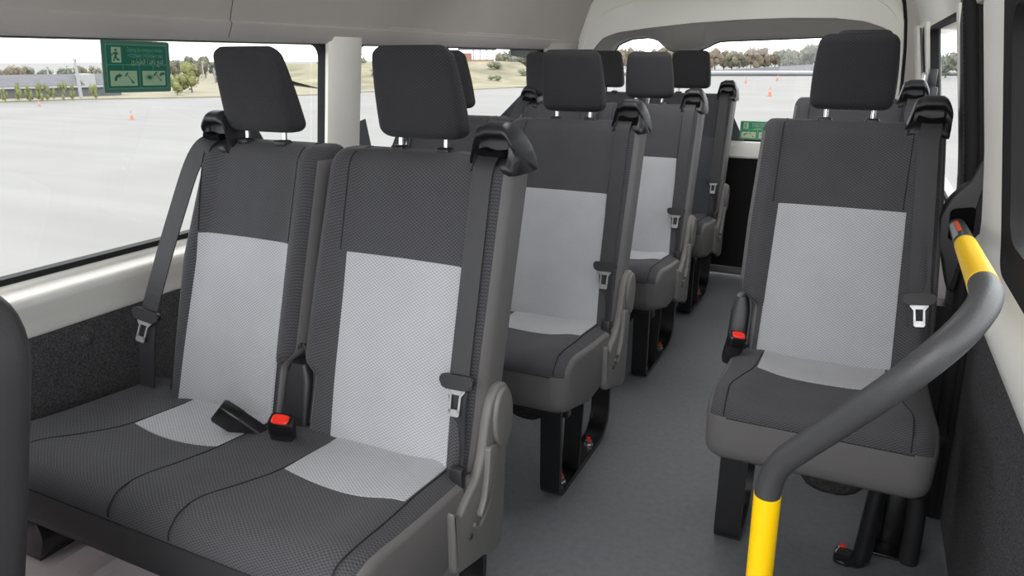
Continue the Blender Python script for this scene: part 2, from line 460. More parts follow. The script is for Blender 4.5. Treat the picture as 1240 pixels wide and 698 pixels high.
def buckle_bm(base, tip, side, w=.036, th=.022):
    """buckle housing from base to tip; returns housing and button"""
    b, t = Vector(base), Vector(tip); up = (t - b).normalized(); L = (t - b).length
    sd = Vector(side); sd = (sd - up * sd.dot(up)).normalized(); n = up.cross(sd)
    bm = new(); rings = []
    for (v, ww, tt) in ((0, .62, .7), (.05, .8, .9), (.3, .92, 1), (.66, 1, 1), (.67, 1.04, 1.06), (.96, 1.04, 1.06), (1, .92, .9)):
        r = []
        for k in range(24):
            a = 2 * PI * k / 24; ca, sa = math.cos(a), math.sin(a)
            r.append(b + up * (L * v) + sd * math.copysign(abs(ca) ** .35, ca) * w / 2 * ww + n * math.copysign(abs(sa) ** .35, sa) * th / 2 * tt)
        rings.append(r)
    loft(bm, rings, mi=lambda i, j: 1 if i > 3 else 0); fix(bm)
    bb = new()
    r2 = []
    for v, s in ((.9, .72), (1.02, .72), (1.045, .6)):
        r = []
        for k in range(16):
            a = 2 * PI * k / 16; ca, sa = math.cos(a), math.sin(a)
            r.append(b + up * (L * v) + sd * (math.copysign(abs(ca) ** .5, ca) * w / 2 * s) + n * (math.copysign(abs(sa) ** .5, sa) * th / 2 * s - th * .08))
        r2.append(r)
    loft(bb, r2); fix(bb)
    return bm, bb

# cushion
PROF = [(1.13, .30), (.96, .268), (.86, .266), (.76, .292), (.715, .303), (.700, .318), (.693, .345), (.689, .380), (.686, .408),
        (.684, .420), (.688, .436), (.698, .449), (.716, .459), (.742, .464), (.775, .462), (.83, .453), (.90, .444), (.98, .437), (1.05, .430), (1.13, .425)]
N_LEATHER = 8
class Cushion:
    def __init__(s, xl, xr, bolster, dz=0): s.xl, s.xr, s.b, s.dz = xl, xr, bolster, dz
    def top(s, x, y):
        pts = PROF[10:]; z = table(pts, y)
        return z + s.bul(x, y)
    def bul(s, x, y=.9):
        e = min(x - s.xl, s.xr - x)
        v = .010 * math.exp(-((e - .07) / .05) ** 2) * s.b
        for c in s.mid: v += .008 * math.exp(-((x - c) / .07) ** 2)
        return v
    mid = ()
    def mesh(s):
        rings = []; ex = .05
        xs = [s.xl + ex * (1 - math.cos(PI / 2 * k / 7)) for k in range(7)] + [lerp(s.xl + ex, s.xr - ex, k / 40) for k in range(41)] + [s.xr - ex * (1 - math.cos(PI / 2 * k / 7)) for k in range(6, -1, -1)]
        for x in xs:
            e = min(x - s.xl, s.xr - x); q = max(0, 1 - e / ex); dn = ex * (1 - math.sqrt(max(0, 1 - q * q)))
            r = []
            for k, (y, z) in enumerate(PROF):
                fr = sst((1.0 - y) / .3)
                yy = y + dn * .85 * fr * (1 if y < .95 else 0)
                zz = z
                if z > .40: zz = z - dn * .55 * ((z - .40) / .06)
                if k > 9: zz += s.bul(x, y) * min(1, (y - .684) / .05)
                if z < .33: zz = z + dn * .25
                r.append((x, yy, zz))
            rings.append(r)
        nl = len(rings)
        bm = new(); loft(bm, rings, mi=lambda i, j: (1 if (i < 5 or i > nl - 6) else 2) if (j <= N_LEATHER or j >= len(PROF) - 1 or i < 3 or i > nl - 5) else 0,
                         uv=lambda co: (co.x, co.y if co.z > .455 else co.y - (.46 - co.z) * .9))
        return fix(bm)
    def patch(s, xa, xb, ya, yb, curve=.018, off=.003):
        bm = new(); rows = []; nx, ny = 18, 12
        for i in range(ny + 3):
            k = min(max(i - 1, 0), ny); row = []
            for j in range(nx + 3):
                kk = min(max(j - 1, 0), nx); u = kk / nx; x = lerp(xa, xb, u)
                y0 = ya + curve - curve * math.sin(PI * u)
                y = lerp(y0, yb, k / ny)
                if j == 0: x -= .002
                if j == nx + 2: x += .002
                if i == 0: y -= .002
                edge = i in (0,) or j in (0, nx + 2)
                d = min(kk, nx - kk, k); o = -.005 if edge else off * min(1, .45 + .3 * d)
                row.append((x, y, s.top(x, y) + o))
            rows.append(row)
        loft(bm, rows, cap=False, closed=False, uv=lambda co: (co.x, co.y))
        bmesh.ops.recalc_face_normals(bm, faces=bm.faces)
        if sum(f.normal.z for f in bm.faces) < 0: bmesh.ops.reverse_faces(bm, faces=bm.faces)
        return bm
    def crease(s, par, base, pts, r=.0013):
        P = []
        for x, y in pts: P.append((x, y, s.top(x, y) + .0004))
        # run over the front lip down to the seam
        x, y = pts[0]
        lip = [(x, .6845, .424), (x, .687, .437), (x, .6975, .4505), (x, .716, .4605 + s.bul(x))]
        b = new(); tube(b, smooth_path(lip + P, 4), r, 6); link('seam_piping', fix(b), M['piping'], par, base=base)

def leg_loop(bm, x0, x1, yf_, yr, zt_f=.31, zt_r=.28, strut=True):
    xc = (x0 + x1) / 2; w = x1 - x0
    P = round_path([(xc, yf_, zt_f), (xc, yf_ + .004, .004), (xc, yr - .012, .004), (xc, yr, zt_r)], [.045, .11], 8)
    flatbar(bm, P, (1, 0, 0), w, .008)
    # upturned lips on both edges of the bar
    for x in (x0 + .002, x1 - .002):
        rings = []
        for i, p in enumerate(P):
            t = (P[min(i + 1, len(P) - 1)] - P[max(i - 1, 0)]).normalized(); n = Vector((1, 0, 0)).cross(t)
            if n.dot(Vector((xc, (yf_ + yr) / 2, .2)) - p) < 0: n = -n
            rings.append([p + Vector((x - xc - .002, 0, 0)), p + Vector((x - xc + .002, 0, 0)), p + Vector((x - xc + .002, 0, 0)) + n * .014, p + Vector((x - xc - .002, 0, 0)) + n * .014])
        loft(bm, rings)
    if strut:
        flatbar(bm, [(xc, yf_ + .20, .28), (xc, yf_ + .165, .01)], (1, 0, 0), w * .92, .008)
    add_box(bm, x0 + .002, x1 - .002, yf_ - .006, yf_ + .012, zt_f - .03, zt_f + .005, .002)
    return fix(bm)
def bolt_bm(x, y, z):
    bm = new()
    bmesh.ops.create_cone(bm, cap_ends=True, segments=18, radius1=.015, radius2=.015, depth=.004, matrix=Matrix.Translation((x, y, z + .002)))
    bmesh.ops.create_cone(bm, cap_ends=True, segments=6, radius1=.011, radius2=.011, depth=.012, matrix=Matrix.Translation((x, y, z + .010)))
    bmesh.ops.create_cone(bm, cap_ends=True, segments=12, radius1=.006, radius2=.006, depth=.012, matrix=Matrix.Translation((x, y, z + .020)))
    for f in bm.faces:
        if f.calc_center_median().z > z + .0195: f.material_index = 1
    return bm

def headrest_set(root, base, cx, zoff=0, yoff=0):
    base = (base[0], base[1] - yoff, base[2])
    h = link('headrest', headrest_bm(cx), [M['fabric_head'], M['leather_dark']], root, base=base)
    for s in (-1, 1):
        b = new(); x = cx + s * .057
        tube(b, [(x, 1.324, .985), (x, 1.330, 1.02), (x, 1.336, 1.085)], .0062, 12)
        link('headrest_post', fix(b), M['chrome'], h, base=base)
        b = new(); add_box(b, x - .017, x + .017, 1.310, 1.340, 1.008 + .006, 1.030, .006, 3)
        link('post_collar', fix(b), M['plastic'], root, base=base)
    h.location = (0, 0, zoff)
    return h

def side_cover(root, base, x0, x1):
    """moulded recliner cover on the aisle side, with lever, cap and screw"""
    d = 1 if x1 > x0 else -1
    poly = [(.983, .262), (1.110, .226), (1.125, .212), (1.185, .208), (1.197, .30), (1.205, .40), (1.225, .49), (1.230, .550), (1.208, .580), (1.176, .586),
            (1.148, .568), (1.128, .53), (1.105, .455), (1.085, .425), (1.03, .395), (1.012, .378), (.983, .41)]
    b = new(); prism(b, round_poly(poly, .022, 4), 'x', x0, x1, .007, 3); fix(b)
    cov = link('recliner_cover', b, M['cover'], root, base=base)
    # round cap
    b = new()
    cap = [(1.182 + .040 * math.cos(a), .512 + .066 * math.sin(a)) for a in [2 * PI * k / 28 for k in range(28)]]
    prism(b, cap, 'x', x1 - d * .004, x1 + d * .010, .006, 3); fix(b)
    link('hinge_cap', b, M['cover'], cov, base=base)
    # lever in its recess
    lev = [(1.112, .478), (1.146, .470), (1.150, .454), (1.136, .425), (1.116, .378), (1.098, .352), (1.078, .338), (1.070, .348), (1.090, .374), (1.104, .418)]
    b = new(); prism(b, round_poly(lev, .008, 3), 'x', x1 - d * .004, x1 + d * .012, .003, 2); fix(b)
    link('recliner_lever', b, M['cover'], cov, base=base)
    rim = [(1.160, .472), (1.166, .445), (1.150, .405), (1.130, .358), (1.108, .330), (1.076, .316), (1.058, .334)]
    b = new(); tube(b, smooth_path([(x1 + d * .001, y, z) for y, z in rim], 4), .0045, 8); fix(b)
    link('recess_rim', b, M['cover'], cov, base=base)
    b = new(); bmesh.ops.create_cone(b, cap_ends=True, segments=16, radius1=.007, radius2=.006, depth=.004, matrix=Matrix.Translation((x1 + d * .001, 1.045, .315)) @ Matrix.Rotation(PI / 2, 4, 'Y'))
    link('screw', b, M['leather_dark'], cov, base=base)
    return cov

def belt_set(root, base, path, tz, nrm_out, tail, w=.043, wdir=(1, 0, 0), tilt=0):
    """belt from the bezel down to the tongue, then the tail"""
    b = new(); P = smooth_path(path, 6); ribbon(b, P, Vector(wdir), w); fix(b)
    bt = link('seat_belt', b, M['belt'], root, base=base, angle=1.2)
    b = new(); P2 = smooth_path(tail[0], 6); n = len(P2)
    ribbon(b, P2, [Vector(wdir).lerp(Vector(tail[1]), sst(i / (n - 1))) for i in range(n)], [lerp(w, w * tail[2], i / (n - 1)) for i in range(n)]); fix(b)
    link('lower_belt', b, M['belt'], bt, base=base, angle=1.2)
    p0, p1 = Vector(path[-2]), Vector(path[-1])
    up = (p0 - p1).normalized()
    g, p = tongue_bm(*tz, nrm_out, up)
    link('tongue_grip', g, M['plastic'], bt, base=base)
    link('tongue_plate', p, M['steel'], bt, base=base)
    return bt

def stalk_bm(x0, x1, zt=.565):
    bm = new(); rings = []
    for i in range(9):
        t = i / 8; z = lerp(.40, zt, t); w = (x1 - x0) / 2 * (1 - .12 * t) if t < .85 else (x1 - x0) / 2 * .8 * (1 - (t - .85) * 2.2)
        c = (x0 + x1) / 2; yc = yf0(z) + .012; d = .022
        rings.append([(c + math.copysign(abs(math.cos(a)) ** .5, math.cos(a)) * w, yc + math.copysign(abs(math.sin(a)) ** .5, math.sin(a)) * d, z) for a in [2 * PI * k / 20 for k in range(20)]])
    loft(bm, rings); return fix(bm)

# ---------------- double seat, window side on the left (seen from the front of the van)
def make_double():
    base = (-1.06, 1.0, 0)
    root = thing('double_seat', '', 'seat', base)
    A = Back([(.37, -1.062), (.76, -1.056), (1.0, -1.046)], [(.37, -.608), (1.02, -.606)], notch_l=.042)
    B = Back([(.37, -1.448), (.75, -1.456), (1.0, -1.418)], [(.37, -1.068), (1.02, -1.066)], notch_r=.030)
    for k, (bk, pl, pr, tl) in enumerate(((A, (-.955, -.966), (-.655, -.681), (-.981, -.678)), (B, (-1.402, -1.396), (-1.112, -1.124), (-1.396, -1.126)))):
        o = link('backrest', bk.mesh(), [M['fabric'], M['leather']], root, base=base)
        pan = link('backrest_panel', bk.patch(lambda z, pl=pl: lerp(pl[0], pl[1], (z - .42) / .395), lambda z, pr=pr: lerp(pr[0], pr[1], (z - .42) / .395), .415, .813), M['panel'], o, base=base)
        pan['label'] = 'light grey centre panel'
        b = new()
        for xe in (tl[0], tl[1]):
            zz = [.818 + .17 * i / 14 for i in range(15)]
            P = [(xe, bk.y(xe, z) - .0004, z) for z in zz] + [(xe, bk.y(xe, z) - .0004, z + .0006) for z in (1.0, 1.01, 1.017)] + [(xe, 1.315, 1.0225), (xe, 1.335, 1.0225)]
            b = new(); tube(b, P, .0012, 6); link('seam_piping', fix(b), M['piping'], o, base=base)
        # piping along the outer front edge
    # notch trim and buckle stalk
    b = stalk_bm(-1.098, -1.022); link('buckle_stalk', b, M['plastic'], root, base=base)
    b = new()
    for pth in ([(-1.064, .60), (-1.036, .575), (-1.022, .545), (-1.019, .50), (-1.019, .44)], [(-1.068, .60), (-1.084, .585), (-1.098, .575), (-1.101, .54), (-1.101, .44)]):
        bk = A if pth[1][0] > -1.06 else B
        tube(b, smooth_path([(x, yf0(z) + .008, z) for x, z in pth], 4), .0045, 8)
    link('notch_trim', fix(b), M['leather_dark'], root, base=base)
    # cushion
    c = Cushion(-1.575, -.604, 1.0); c.mid = (-1.06,)
    cu = link('cushion', c.mesh(), [M['fabric'], M['leather'], M['leather_dark']], root, base=base)  # third slot darkens the front band: shadow put into the leather colour
    for xa, xb in ((-1.362, -1.115), (-.935, -.655)):
        p = link('cushion_panel', c.patch(xa, xb, .905, 1.115), M['panel'], cu, base=base); p['label'] = 'light grey centre panel'
    b = new()
    c.crease(cu, base, [(-1.132, .76), (-1.122, .84), (-1.113, .92), (-1.108, 1.06)])
    c.crease(cu, base, [(-.978, .76), (-.958, .84), (-.940, .92), (-.935, 1.06)])
    c.crease(cu, base, [(-.640, .76), (-.645, .86), (-.650, .95), (-.650, 1.06)])
    c.crease(cu, base, [(-1.44, .76), (-1.40, .84), (-1.37, .92), (-1.365, 1.06)])
    b = new(); tube(b, smooth_path([(x, .6838, .4185) for x in [lerp(-1.53, -.65, k / 8) for k in range(9)]], 2), .0013, 6)
    link('front_seam', fix(b), M['piping'], cu, base=base)
    for cx, yo in ((-.847, 0), (-1.262, -.032)): headrest_set(root, base, cx, 0, yo)
    # bezels
    for x0, x1, rr, sx in ((-.698, -.600, True, (-.674, -.614)), (-1.425, -1.335, False, (-1.412, -1.358))):
        o = link('belt_guide', bezel_bm(x0, x1, rr), M['plastic'], root, base=base, angle=1.3)
        b = new(); xm = (sx[0] + sx[1]) / 2
        prism(b, round_poly([(sx[0], 1.030), (sx[0] + .004, 1.043), (xm, 1.037), (sx[1] - .004, 1.040), (sx[1], 1.028), (xm, 1.024)], .003, 3), 'y', 1.250, 1.285, 0)
        link('belt_slot', fix(b), M['slot'], o, base=base)
    # aisle belt
    path = [(-.648, 1.262, 1.034), (-.650, 1.238, 1.015)] + [(-.652 + .001 * i, A.y(-.652, z) - .006, z) for i, z in enumerate((.985, .92, .85, .78, .71, .66, .615))]
    tz = (path[-1][0], path[-1][1] - .004, .607)
    tail = ([path[-1], (-.642, A.y(-.645, .56) - .004, .56), (-.632, 1.085, .48), (-.622, 1.062, .41), (-.620, 1.05, .365)], (.3, -1, 0), .8)
    belt_set(root, base, path, tz, (0, -1, .29), tail)
    b = new(); add_box(b, -.640, -.604, 1.038, 1.092, .35, .405, .008); 
    add_box(b, -.634, -.604, 1.04, 1.06, .40, .46, .006)
    link('belt_anchor', fix(b), M['plastic'], root, base=base)
    # window belt
    path = [(-1.388, 1.266, 1.034), (-1.402, 1.240, 1.012), (-1.432, 1.222, .96), (-1.458, 1.188, .86), (-1.482, 1.155, .76), (-1.500, 1.125, .67), (-1.509, 1.110, .622)]
    tz = (-1.510, 1.104, .612)
    tail = ([path[-1], (-1.512, 1.095, .56), (-1.510, 1.08, .48), (-1.506, 1.065, .40), (-1.503, 1.062, .34)], (1, -.1, 0), 1.15)
    belt_set(root, base, path, tz, (.25, -1, .29), tail, wdir=(1, .25, 0))
    b = new(); add_box(b, -1.53, -1.476, 1.052, 1.078, .375, .425, .006); add_box(b, -1.525, -1.48, 1.05, 1.08, .385, .392, .001); add_box(b, -1.525, -1.48, 1.05, 1.08, .402, .409, .001)
    link('belt_anchor', fix(b), M['plastic'], root, base=base)
    # centre buckles: one upright, one lying loose
    h, bt = buckle_bm((-1.040, 1.035, .395), (-1.014, 1.005, .494), (1, .35, 0), .050, .034)
    o = link('buckle', h, [M['plastic'], M['gloss_black']], root, base=base); link('release_button', bt, M['red'], o, base=base)
    h, bt = buckle_bm((-1.072, 1.035, .400), (-1.172, .985, .490), (.6, .1, .75), .050, .034); bt.free()
    o = link('buckle', h, [M['plastic'], M['gloss_black']], root, base=base); o['label'] = 'loose buckle lying over, seen from its black back'
    b = new(); ribbon(b, smooth_path([(-1.072, 1.035, .42), (-1.066, 1.055, .40), (-1.062, 1.085, .40)], 4), Vector((.5, .2, -.7)), .03); link('buckle_strap', fix(b), M['belt'], o, base=base)
    side_cover(root, base, -.612, -.590)
    # far end cover by the wall
    b = new(); prism(b, round_poly([(.99, .27), (1.185, .21), (1.235, .55), (1.19, .60), (1.14, .56), (1.09, .42), (.99, .41)], .02, 4), 'x', -1.462, -1.448, .004)
    link('inner_bracket', fix(b), M['plastic'], root, base=base)
    # under frame
    b = new(); add_box(b, -1.55, -.64, .80, .83, .245, .285, .004); add_box(b, -1.55, -.64, 1.06, 1.09, .245, .285, .004)
    link('under_frame', fix(b), M['gloss_black'], root, base=base)
    o = link('leg_frame', leg_loop(new(), -.705, -.645, .762, 1.218), M['gloss_black'], root, base=base)
    for y in (.845, 1.085):
        link('bolt', bolt_bm(-.672, y, .008), [M['steel'], M['red']], o, base=base, smooth=False)
    b = new()
    prism(b, round_poly([(-1.545, .30), (-1.43, .30), (-1.415, .262), (-1.44, .205), (-1.53, .205), (-1.55, .25)], .008, 3), 'y', .715, .80, .003)
    add_box(b, -1.53, -1.44, .715, 1.15, .200, .212, .002)
    link('wall_bracket', fix(b), M['gloss_black'], root, base=base)
    # rolled foam pad under the cushion
    b = new(); P = [(x, .86, .245) for x in [lerp(-.84, -.73, k / 8) for k in range(9)]]
    tube(b, P, [.02, .045, .052, .055, .055, .055, .052, .045, .02], 16); link('foam_pad', fix(b), M['foam'], root, base=base)
    return root

# ---------------- single seat on the right
def make_single():
    DX = .809
    base = (-.02, 1.0, 0)
    root = thing('single_seat', '', 'seat', base)
    A = Back([(.37, -.248), (.76, -.252), (1.0, -.246)], [(.37, .232), (.55, .226), (.8, .208), (1.02, .186)], notch_l=.045)
    o = link('backrest', A.mesh(), [M['fabric'], M['leather']], root, base=base)
    p = link('backrest_panel', A.patch(lambda z: lerp(-.178, -.176, (z - .42) / .395), lambda z: lerp(.141, .124, (z - .42) / .395), .415, .813), M['panel'], o, base=base)
    p['label'] = 'light grey centre panel'
    b = new()
    for xe in (-.190, .116):
        P = [(xe, A.y(xe, z) - .0004, z) for z in [.818 + .17 * i / 14 for i in range(15)]] + [(xe, A.y(xe, z) - .0004, z + .0006) for z in (1.0, 1.01, 1.017)] + [(xe, 1.315, 1.0225), (xe, 1.335, 1.0225)]
        b = new(); tube(b, P, .0012, 6); link('seam_piping', fix(b), M['piping'], o, base=base)
    b = stalk_bm(-.262, -.210); link('buckle_stalk', b, M['plastic'], root, base=base)
    b = new(); tube(b, smooth_path([(x, yf0(z) + .006, z) for x, z in ((-.250, .605), (-.236, .585), (-.212, .565), (-.204, .54), (-.203, .44))], 4), .0045, 8)
    link('notch_trim', fix(b), M['leather_dark'], root, base=base)
    c = Cushion(-.238, .226, 1.0); cu = link('cushion', c.mesh(), [M['fabric'], M['leather'], M['leather']], root, base=base)
    p = link('cushion_panel', c.patch(-.158, .128, .905, 1.115), M['panel'], cu, base=base); p['label'] = 'light grey centre panel'
    b = new()
    c.crease(cu, base, [(-.196, .76), (-.182, .84), (-.166, .92), (-.160, 1.06)]); c.crease(cu, base, [(.172, .76), (.158, .84), (.140, .92), (.132, 1.06)])
    b = new(); tube(b, smooth_path([(x, .6838, .4185) for x in [lerp(-.19, .18, k / 6) for k in range(7)]], 2), .0013, 6)
    link('front_seam', fix(b), M['piping'], cu, base=base)
    headrest_set(root, base, -.038, .004)
    o = link('belt_guide', bezel_bm(.094, .194, True), M['plastic'], root, base=base, angle=1.3)
    b = new(); xm = .148
    prism(b, round_poly([(.116, 1.032), (.120, 1.045), (xm, 1.037), (.178, 1.042), (.182, 1.030), (xm, 1.025)], .003, 3), 'y', 1.250, 1.285, 0)
    link('belt_slot', fix(b), M['slot'], o, base=base)
    zs = (.985, .92, .85, .78, .71, .66)
    path = [(.150, 1.262, 1.034), (.150, 1.238, 1.015)] + [(lerp(.146, .176, (1.0 - z) / .36), A.y(.15, z) - .007, z) for z in zs] + [(.179, A.y(.15, .62) - .010, .625)]
    tz = (.178, path[-1][1] - .004, .617)
    tail = ([path[-1], (.182, A.y(.15, .56) - .006, .56), (.190, 1.105, .50), (.198, 1.09, .43), (.20, 1.085, .36)], (1, 0, 0), .95)
    belt_set(root, base, path, tz, (0, -1, .29), tail, w=.046)
    h, bt = buckle_bm((-.246, 1.045, .405), (-.222, 1.020, .493), (1, .3, 0), .044, .034)
    o = link('buckle', h, [M['plastic'], M['gloss_black']], root, base=base); link('release_button', bt, M['red'], o, base=base)
    # under frame and legs
    b = new(); add_box(b, -.21, .225, .80, .83, .255, .288, .004); add_box(b, -.21, .225, 1.06, 1.09, .255, .288, .004)
    add_box(b, .21, .255, .84, .90, .37, .395, .004)
    link('under_frame', fix(b), M['gloss_black'], root, base=base)
    b = leg_loop(new(), -.215, -.150, .860, 1.105, .31, .28, False)
    o = link('leg_frame', b, M['gloss_black'], root, base=base)
    b = new(); P = round_path([(.148, .885, .31), (.134, .895, .03), (.092, .925, .012)], .03, 6); tube(b, P, .021, 14); 
    prism(b, round_poly([(.072, .90), (.12, .895), (.128, .950), (.078, .968)], .02, 4), 'z', 0, .012, .003)
    o = link('leg', fix(b), M['gloss_black'], root, base=base)
    link('bolt', bolt_bm(.092, .934, .012), [M['steel'], M['red']], o, base=base, smooth=False)
    b = new(); n = 9
    tube(b, [(lerp(-.03, .115, k / (n - 1)), .90, .235) for k in range(n)], [.03, .05, .058, .062, .062, .062, .058, .05, .03], 18)
    link('foam_pad', fix(b), M['foam'], root, base=base)
    return root

D1 = make_double()
PITCH = [0, .899, 1.806, 2.606]
dbl_labels = ['nearest two-place seat with grey centre panels and two belt buckles on its cushion',
              'second two-place seat back, its black leg loop with red-tipped bolts beside the aisle',
              'third two-place seat from the front, between the second and rearmost double seats',
              'rearmost two-place seat with dark slate panels, in front of the tailgate']
doubles = [D1] + [copy_tree(D1) for _ in range(3)]
for i, o in enumerate(doubles):
    o.location = Vector((-1.06, 1.0 + PITCH[i], 0)); o['label'] = dbl_labels[i]; o['group'] = 'double seats in a row along the left windows'
doubles[3].location.z += .012
for o in doubles[1:]:                       # the window-side headrests further back sit a little closer to the glass
    for ch in o.children:
        if ch.name.startswith(('headrest', 'post_collar')) and sum(v.co.x for v in ch.data.vertices) / len(ch.data.vertices) < -.1:
            ch.location.x -= .04
def swap_mats(o, a, b):
    if o.type == 'MESH' and M[a].name in [m.name for m in o.data.materials]:
        o.data = o.data.copy()
        for k, m in enumerate(o.data.materials):
            if m.name == M[a].name: o.data.materials[k] = M[b]
    for ch in o.children: swap_mats(ch, a, b)
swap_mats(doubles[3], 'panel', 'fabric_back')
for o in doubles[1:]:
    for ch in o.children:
        if ch.name.startswith('cushion'): swap_mats(ch, 'leather_dark', 'leather')  # rows behind drop the painted shade, back to plain grey leather
S1 = make_single(); S2 = copy_tree(S1)
for o, y, dz, lab in ((S1, .812, .03, 'single seat with light grey panel on the right, just behind the curved grab rail'),
                      (S2, 1.72, .045, 'rear single seat, mostly hidden behind the nearer single seat by the right window')):
    o.location = Vector((-.02, 1.0 + y, dz)); o['label'] = lab; o['group'] = 'single seats along the right wall'
for ch in S1.children:
    if ch.name.startswith(('leg',)): ch.location.z -= .03
for ch in S2.children:
    if ch.name.startswith(('leg',)): ch.location.z -= .045
    if ch.name.startswith('headrest'): ch.location.z += .022

# ---------------- corner of the front passenger seat at the left edge
def make_front():
    base = (-1.15, .25, 0)
    root = thing('front_seat', 'dark seatback corner cut off by the left edge, ahead of the nearest double seat', 'seat', base)
    bm = new(); rings = []
    zs = [.36, .45, .55, .65, .75, .83] + [.83 + .10 * math.sin(PI / 2 * k / 8) for k in range(1, 9)]
    for z in zs:
        q = max(0, (z - .83) / .10); ins = .10 * (1 - math.sqrt(max(0, 1 - q * q)))
        yb = .512 + (z - .85) * .23 - ins * .35; yf_ = yb - .12 + ins * .5
        xr = -.895 - ins * .55 - .02 * sst((.6 - z) / .25); xl = -1.39 + ins * .55
        r = []; c = (xl + xr) / 2; h = (xr - xl) / 2; yc = (yb + yf_) / 2; d = (yb - yf_) / 2
        for k in range(48):
            a = 2 * PI * k / 48; ca, sa = math.cos(a), math.sin(a)
            r.append((c + math.copysign(abs(ca) ** .3, ca) * h, yc + math.copysign(abs(sa) ** .55, sa) * d, z))
        rings.append(r)
    loft(bm, rings); link('backrest', fix(bm), M['leather_dark'], root, base=base)
    b = new(); add_box(b, -1.37, -.93, -.12, .44, .22, .44, .05, 4); link('cushion', fix(b), M['fabric'], root, base=base)
    b = new(); add_box(b, -1.30, -1.0, 0, .38, 0, .22, .01); link('seat_base', fix(b), M['gloss_black'], root, base=base)
    b = headrest_bm(-1.15, 1.0, 1.18)
    bmesh.ops.translate(b, verts=b.verts, vec=(0, -.86, 0)); link('headrest', b, M['fabric'], root, base=base)
    b = new()
    for s in (-1, 1): tube(b, [(-1.15 + s * .05, .46, .91), (-1.15 + s * .05, .47, 1.03)], .006, 10)
    link('headrest_posts', fix(b), M['chrome'], root, base=base)
make_front()

# ------------------------------------------------------------------ cabin shell
YF, YR = -.55, 4.2
def extrude_y(bm, prof, y0, y1, n=1, mi=0, closed=False):
    rings = [[(x, lerp(y0, y1, i / n), z) for x, z in prof] for i in range(n + 1)]
    loft(bm, rings, cap=closed, closed=closed, mi=lambda i, j: mi)
# floor
b = new(); add_box(b, -1.68, .34, YF, YR + .02, -.05, 0); struct(link('floor', b, M['vinyl'], smooth=False))
# left ledge the seats are bolted to
b = new()
prism(b, [(-1.68, .0), (-1.36, .0), (-1.352, .145), (-1.362, .158), (-1.40, .158), (-1.408, .172), (-1.42, .188), (-1.50, .188), (-1.512, .176), (-1.548, .176), (-1.56, .19), (-1.68, .19)], 'y', .35, 4.1, 0)
struct(link('trim_1', b, M['ledge'], angle=.3))
# left wall
wl = None
b = new(); prism(b, [(-1.66, 0), (-1.645, 0), (-1.645, .600), (-1.66, .600)], 'y', YF, YR, .002)
WL = struct(link('wall_left', b, M['carpet'], smooth=False))
b = new(); bmesh.ops.create_uvsphere(b, u_segments=20, v_segments=10, radius=.016, matrix=Matrix.Translation((-1.645, 1.03, .555)) @ Matrix.Diagonal((.35, 1, 1, 1)))
link('wall_clip', b, M['carpet'], WL)
def left_x(z): return -1.655 + (z - .74) * .11
b = new()
crest = round_poly([(-1.70, .598), (-1.648, .598), (-1.632, .640), (-1.606, .690), (-1.604, .708), (-1.622, .716), (-1.648, .720), (-1.652, .740), (-1.70, .740)], .010, 4)
rings = [[(x, y, z) for x, z in crest] for y in (YF, 4.2)]
loft(b, rings); struct(link('trim_2', fix(b), M['trim']))
# left windows: pillars and header
def wall_strip(name, y0, y1, z0, z1, mat, th=.035, depth=.0):
    b = new(); n = 6
    ring = []
    for i in range(n + 1):
        z = lerp(z0, z1, i / n); x = left_x(z)
        ring.append([(x + th + depth, y0 + .02, z), (x + th + depth + .004, (y0 + y1) / 2, z), (x + th + depth, y1 - .02, z), (x + .02, y1, z), (x - .02, y1, z), (x - .02, y0, z), (x + .02, y0, z)])
    loft(b, ring); return struct(link(name, fix(b), mat))
wall_strip('trim_3', 1.940, 2.115, .735, 1.275, M['trim'])
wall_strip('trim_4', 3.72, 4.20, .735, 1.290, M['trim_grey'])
wall_strip('trim_5', YF, .25, .735, 1.275, M['trim'])
def window(name, y0, y1, z0, z1, xf, sgn, r=.05, sw=.016, corner_panel=None):
    """pane in a rounded black rubber seal; xf(z) gives the wall line, sgn = +1 when the cabin is on the +x side"""
    corners = [(y0, z0), (y1, z0), (y1, z1), (y0, z1)]
    poly = round_poly(corners, r, 7)
    inner = round_poly([(y0 + sw, z0 + sw * .9), (y1 - sw, z0 + sw * .9), (y1 - sw, z1 - sw * .7), (y0 + sw, z1 - sw * .7)], r, 7)
    b = new(); n = len(poly); rings = []
    big = [(y0 - .03, z0 - .015), (y1 + .03, z0 - .015), (y1 + .03, z1 + .015), (y0 - .03, z1 + .015)]
    for pp, dx in ((poly, -.030), (poly, .008), (inner, .008), (inner, -.022)):
        rings.append([(xf(z) + sgn * dx, y, z) for y, z in pp])
    rings.append(rings[0])
    loft(b, rings, cap=False)
    fr = struct(link(name, fix(b), M['rubber'], angle=.6))
    b = new(); A = [b.verts.new((xf(z) - sgn * .018, y, z)) for y, z in inner]; b.faces.new(A)
    link('pane', b, M['glass'], fr, smooth=False)
    for cp in corner_panel or ():
        b = new(); prism(b, cp, 'x', 0, .004)
        for v in b.verts: v.co.x = xf(v.co.z) - sgn * (.016 - v.co.x)
        link('corner_panel', b, M['frit'], fr, smooth=False)
    return fr
window('window_1', .25, 1.955, .735, 1.262, left_x, 1, .05)
window('window_2', 2.10, 2.50, .735, 1.262, left_x, 1, .045, corner_panel=[[(2.115, .75), (2.27, .75), (2.27, .80), (2.19, 1.00), (2.115, .985)]])
window('window_3', 2.50, 3.76, .735, 1.260, left_x, 1, .06, corner_panel=[[(3.16, .75), (3.74, .75), (3.74, 1.12), (3.56, 1.04), (3.30, .93)], [(3.36, 1.252), (3.745, 1.252), (3.745, 1.17), (3.66, 1.20), (3.36, 1.222)]])
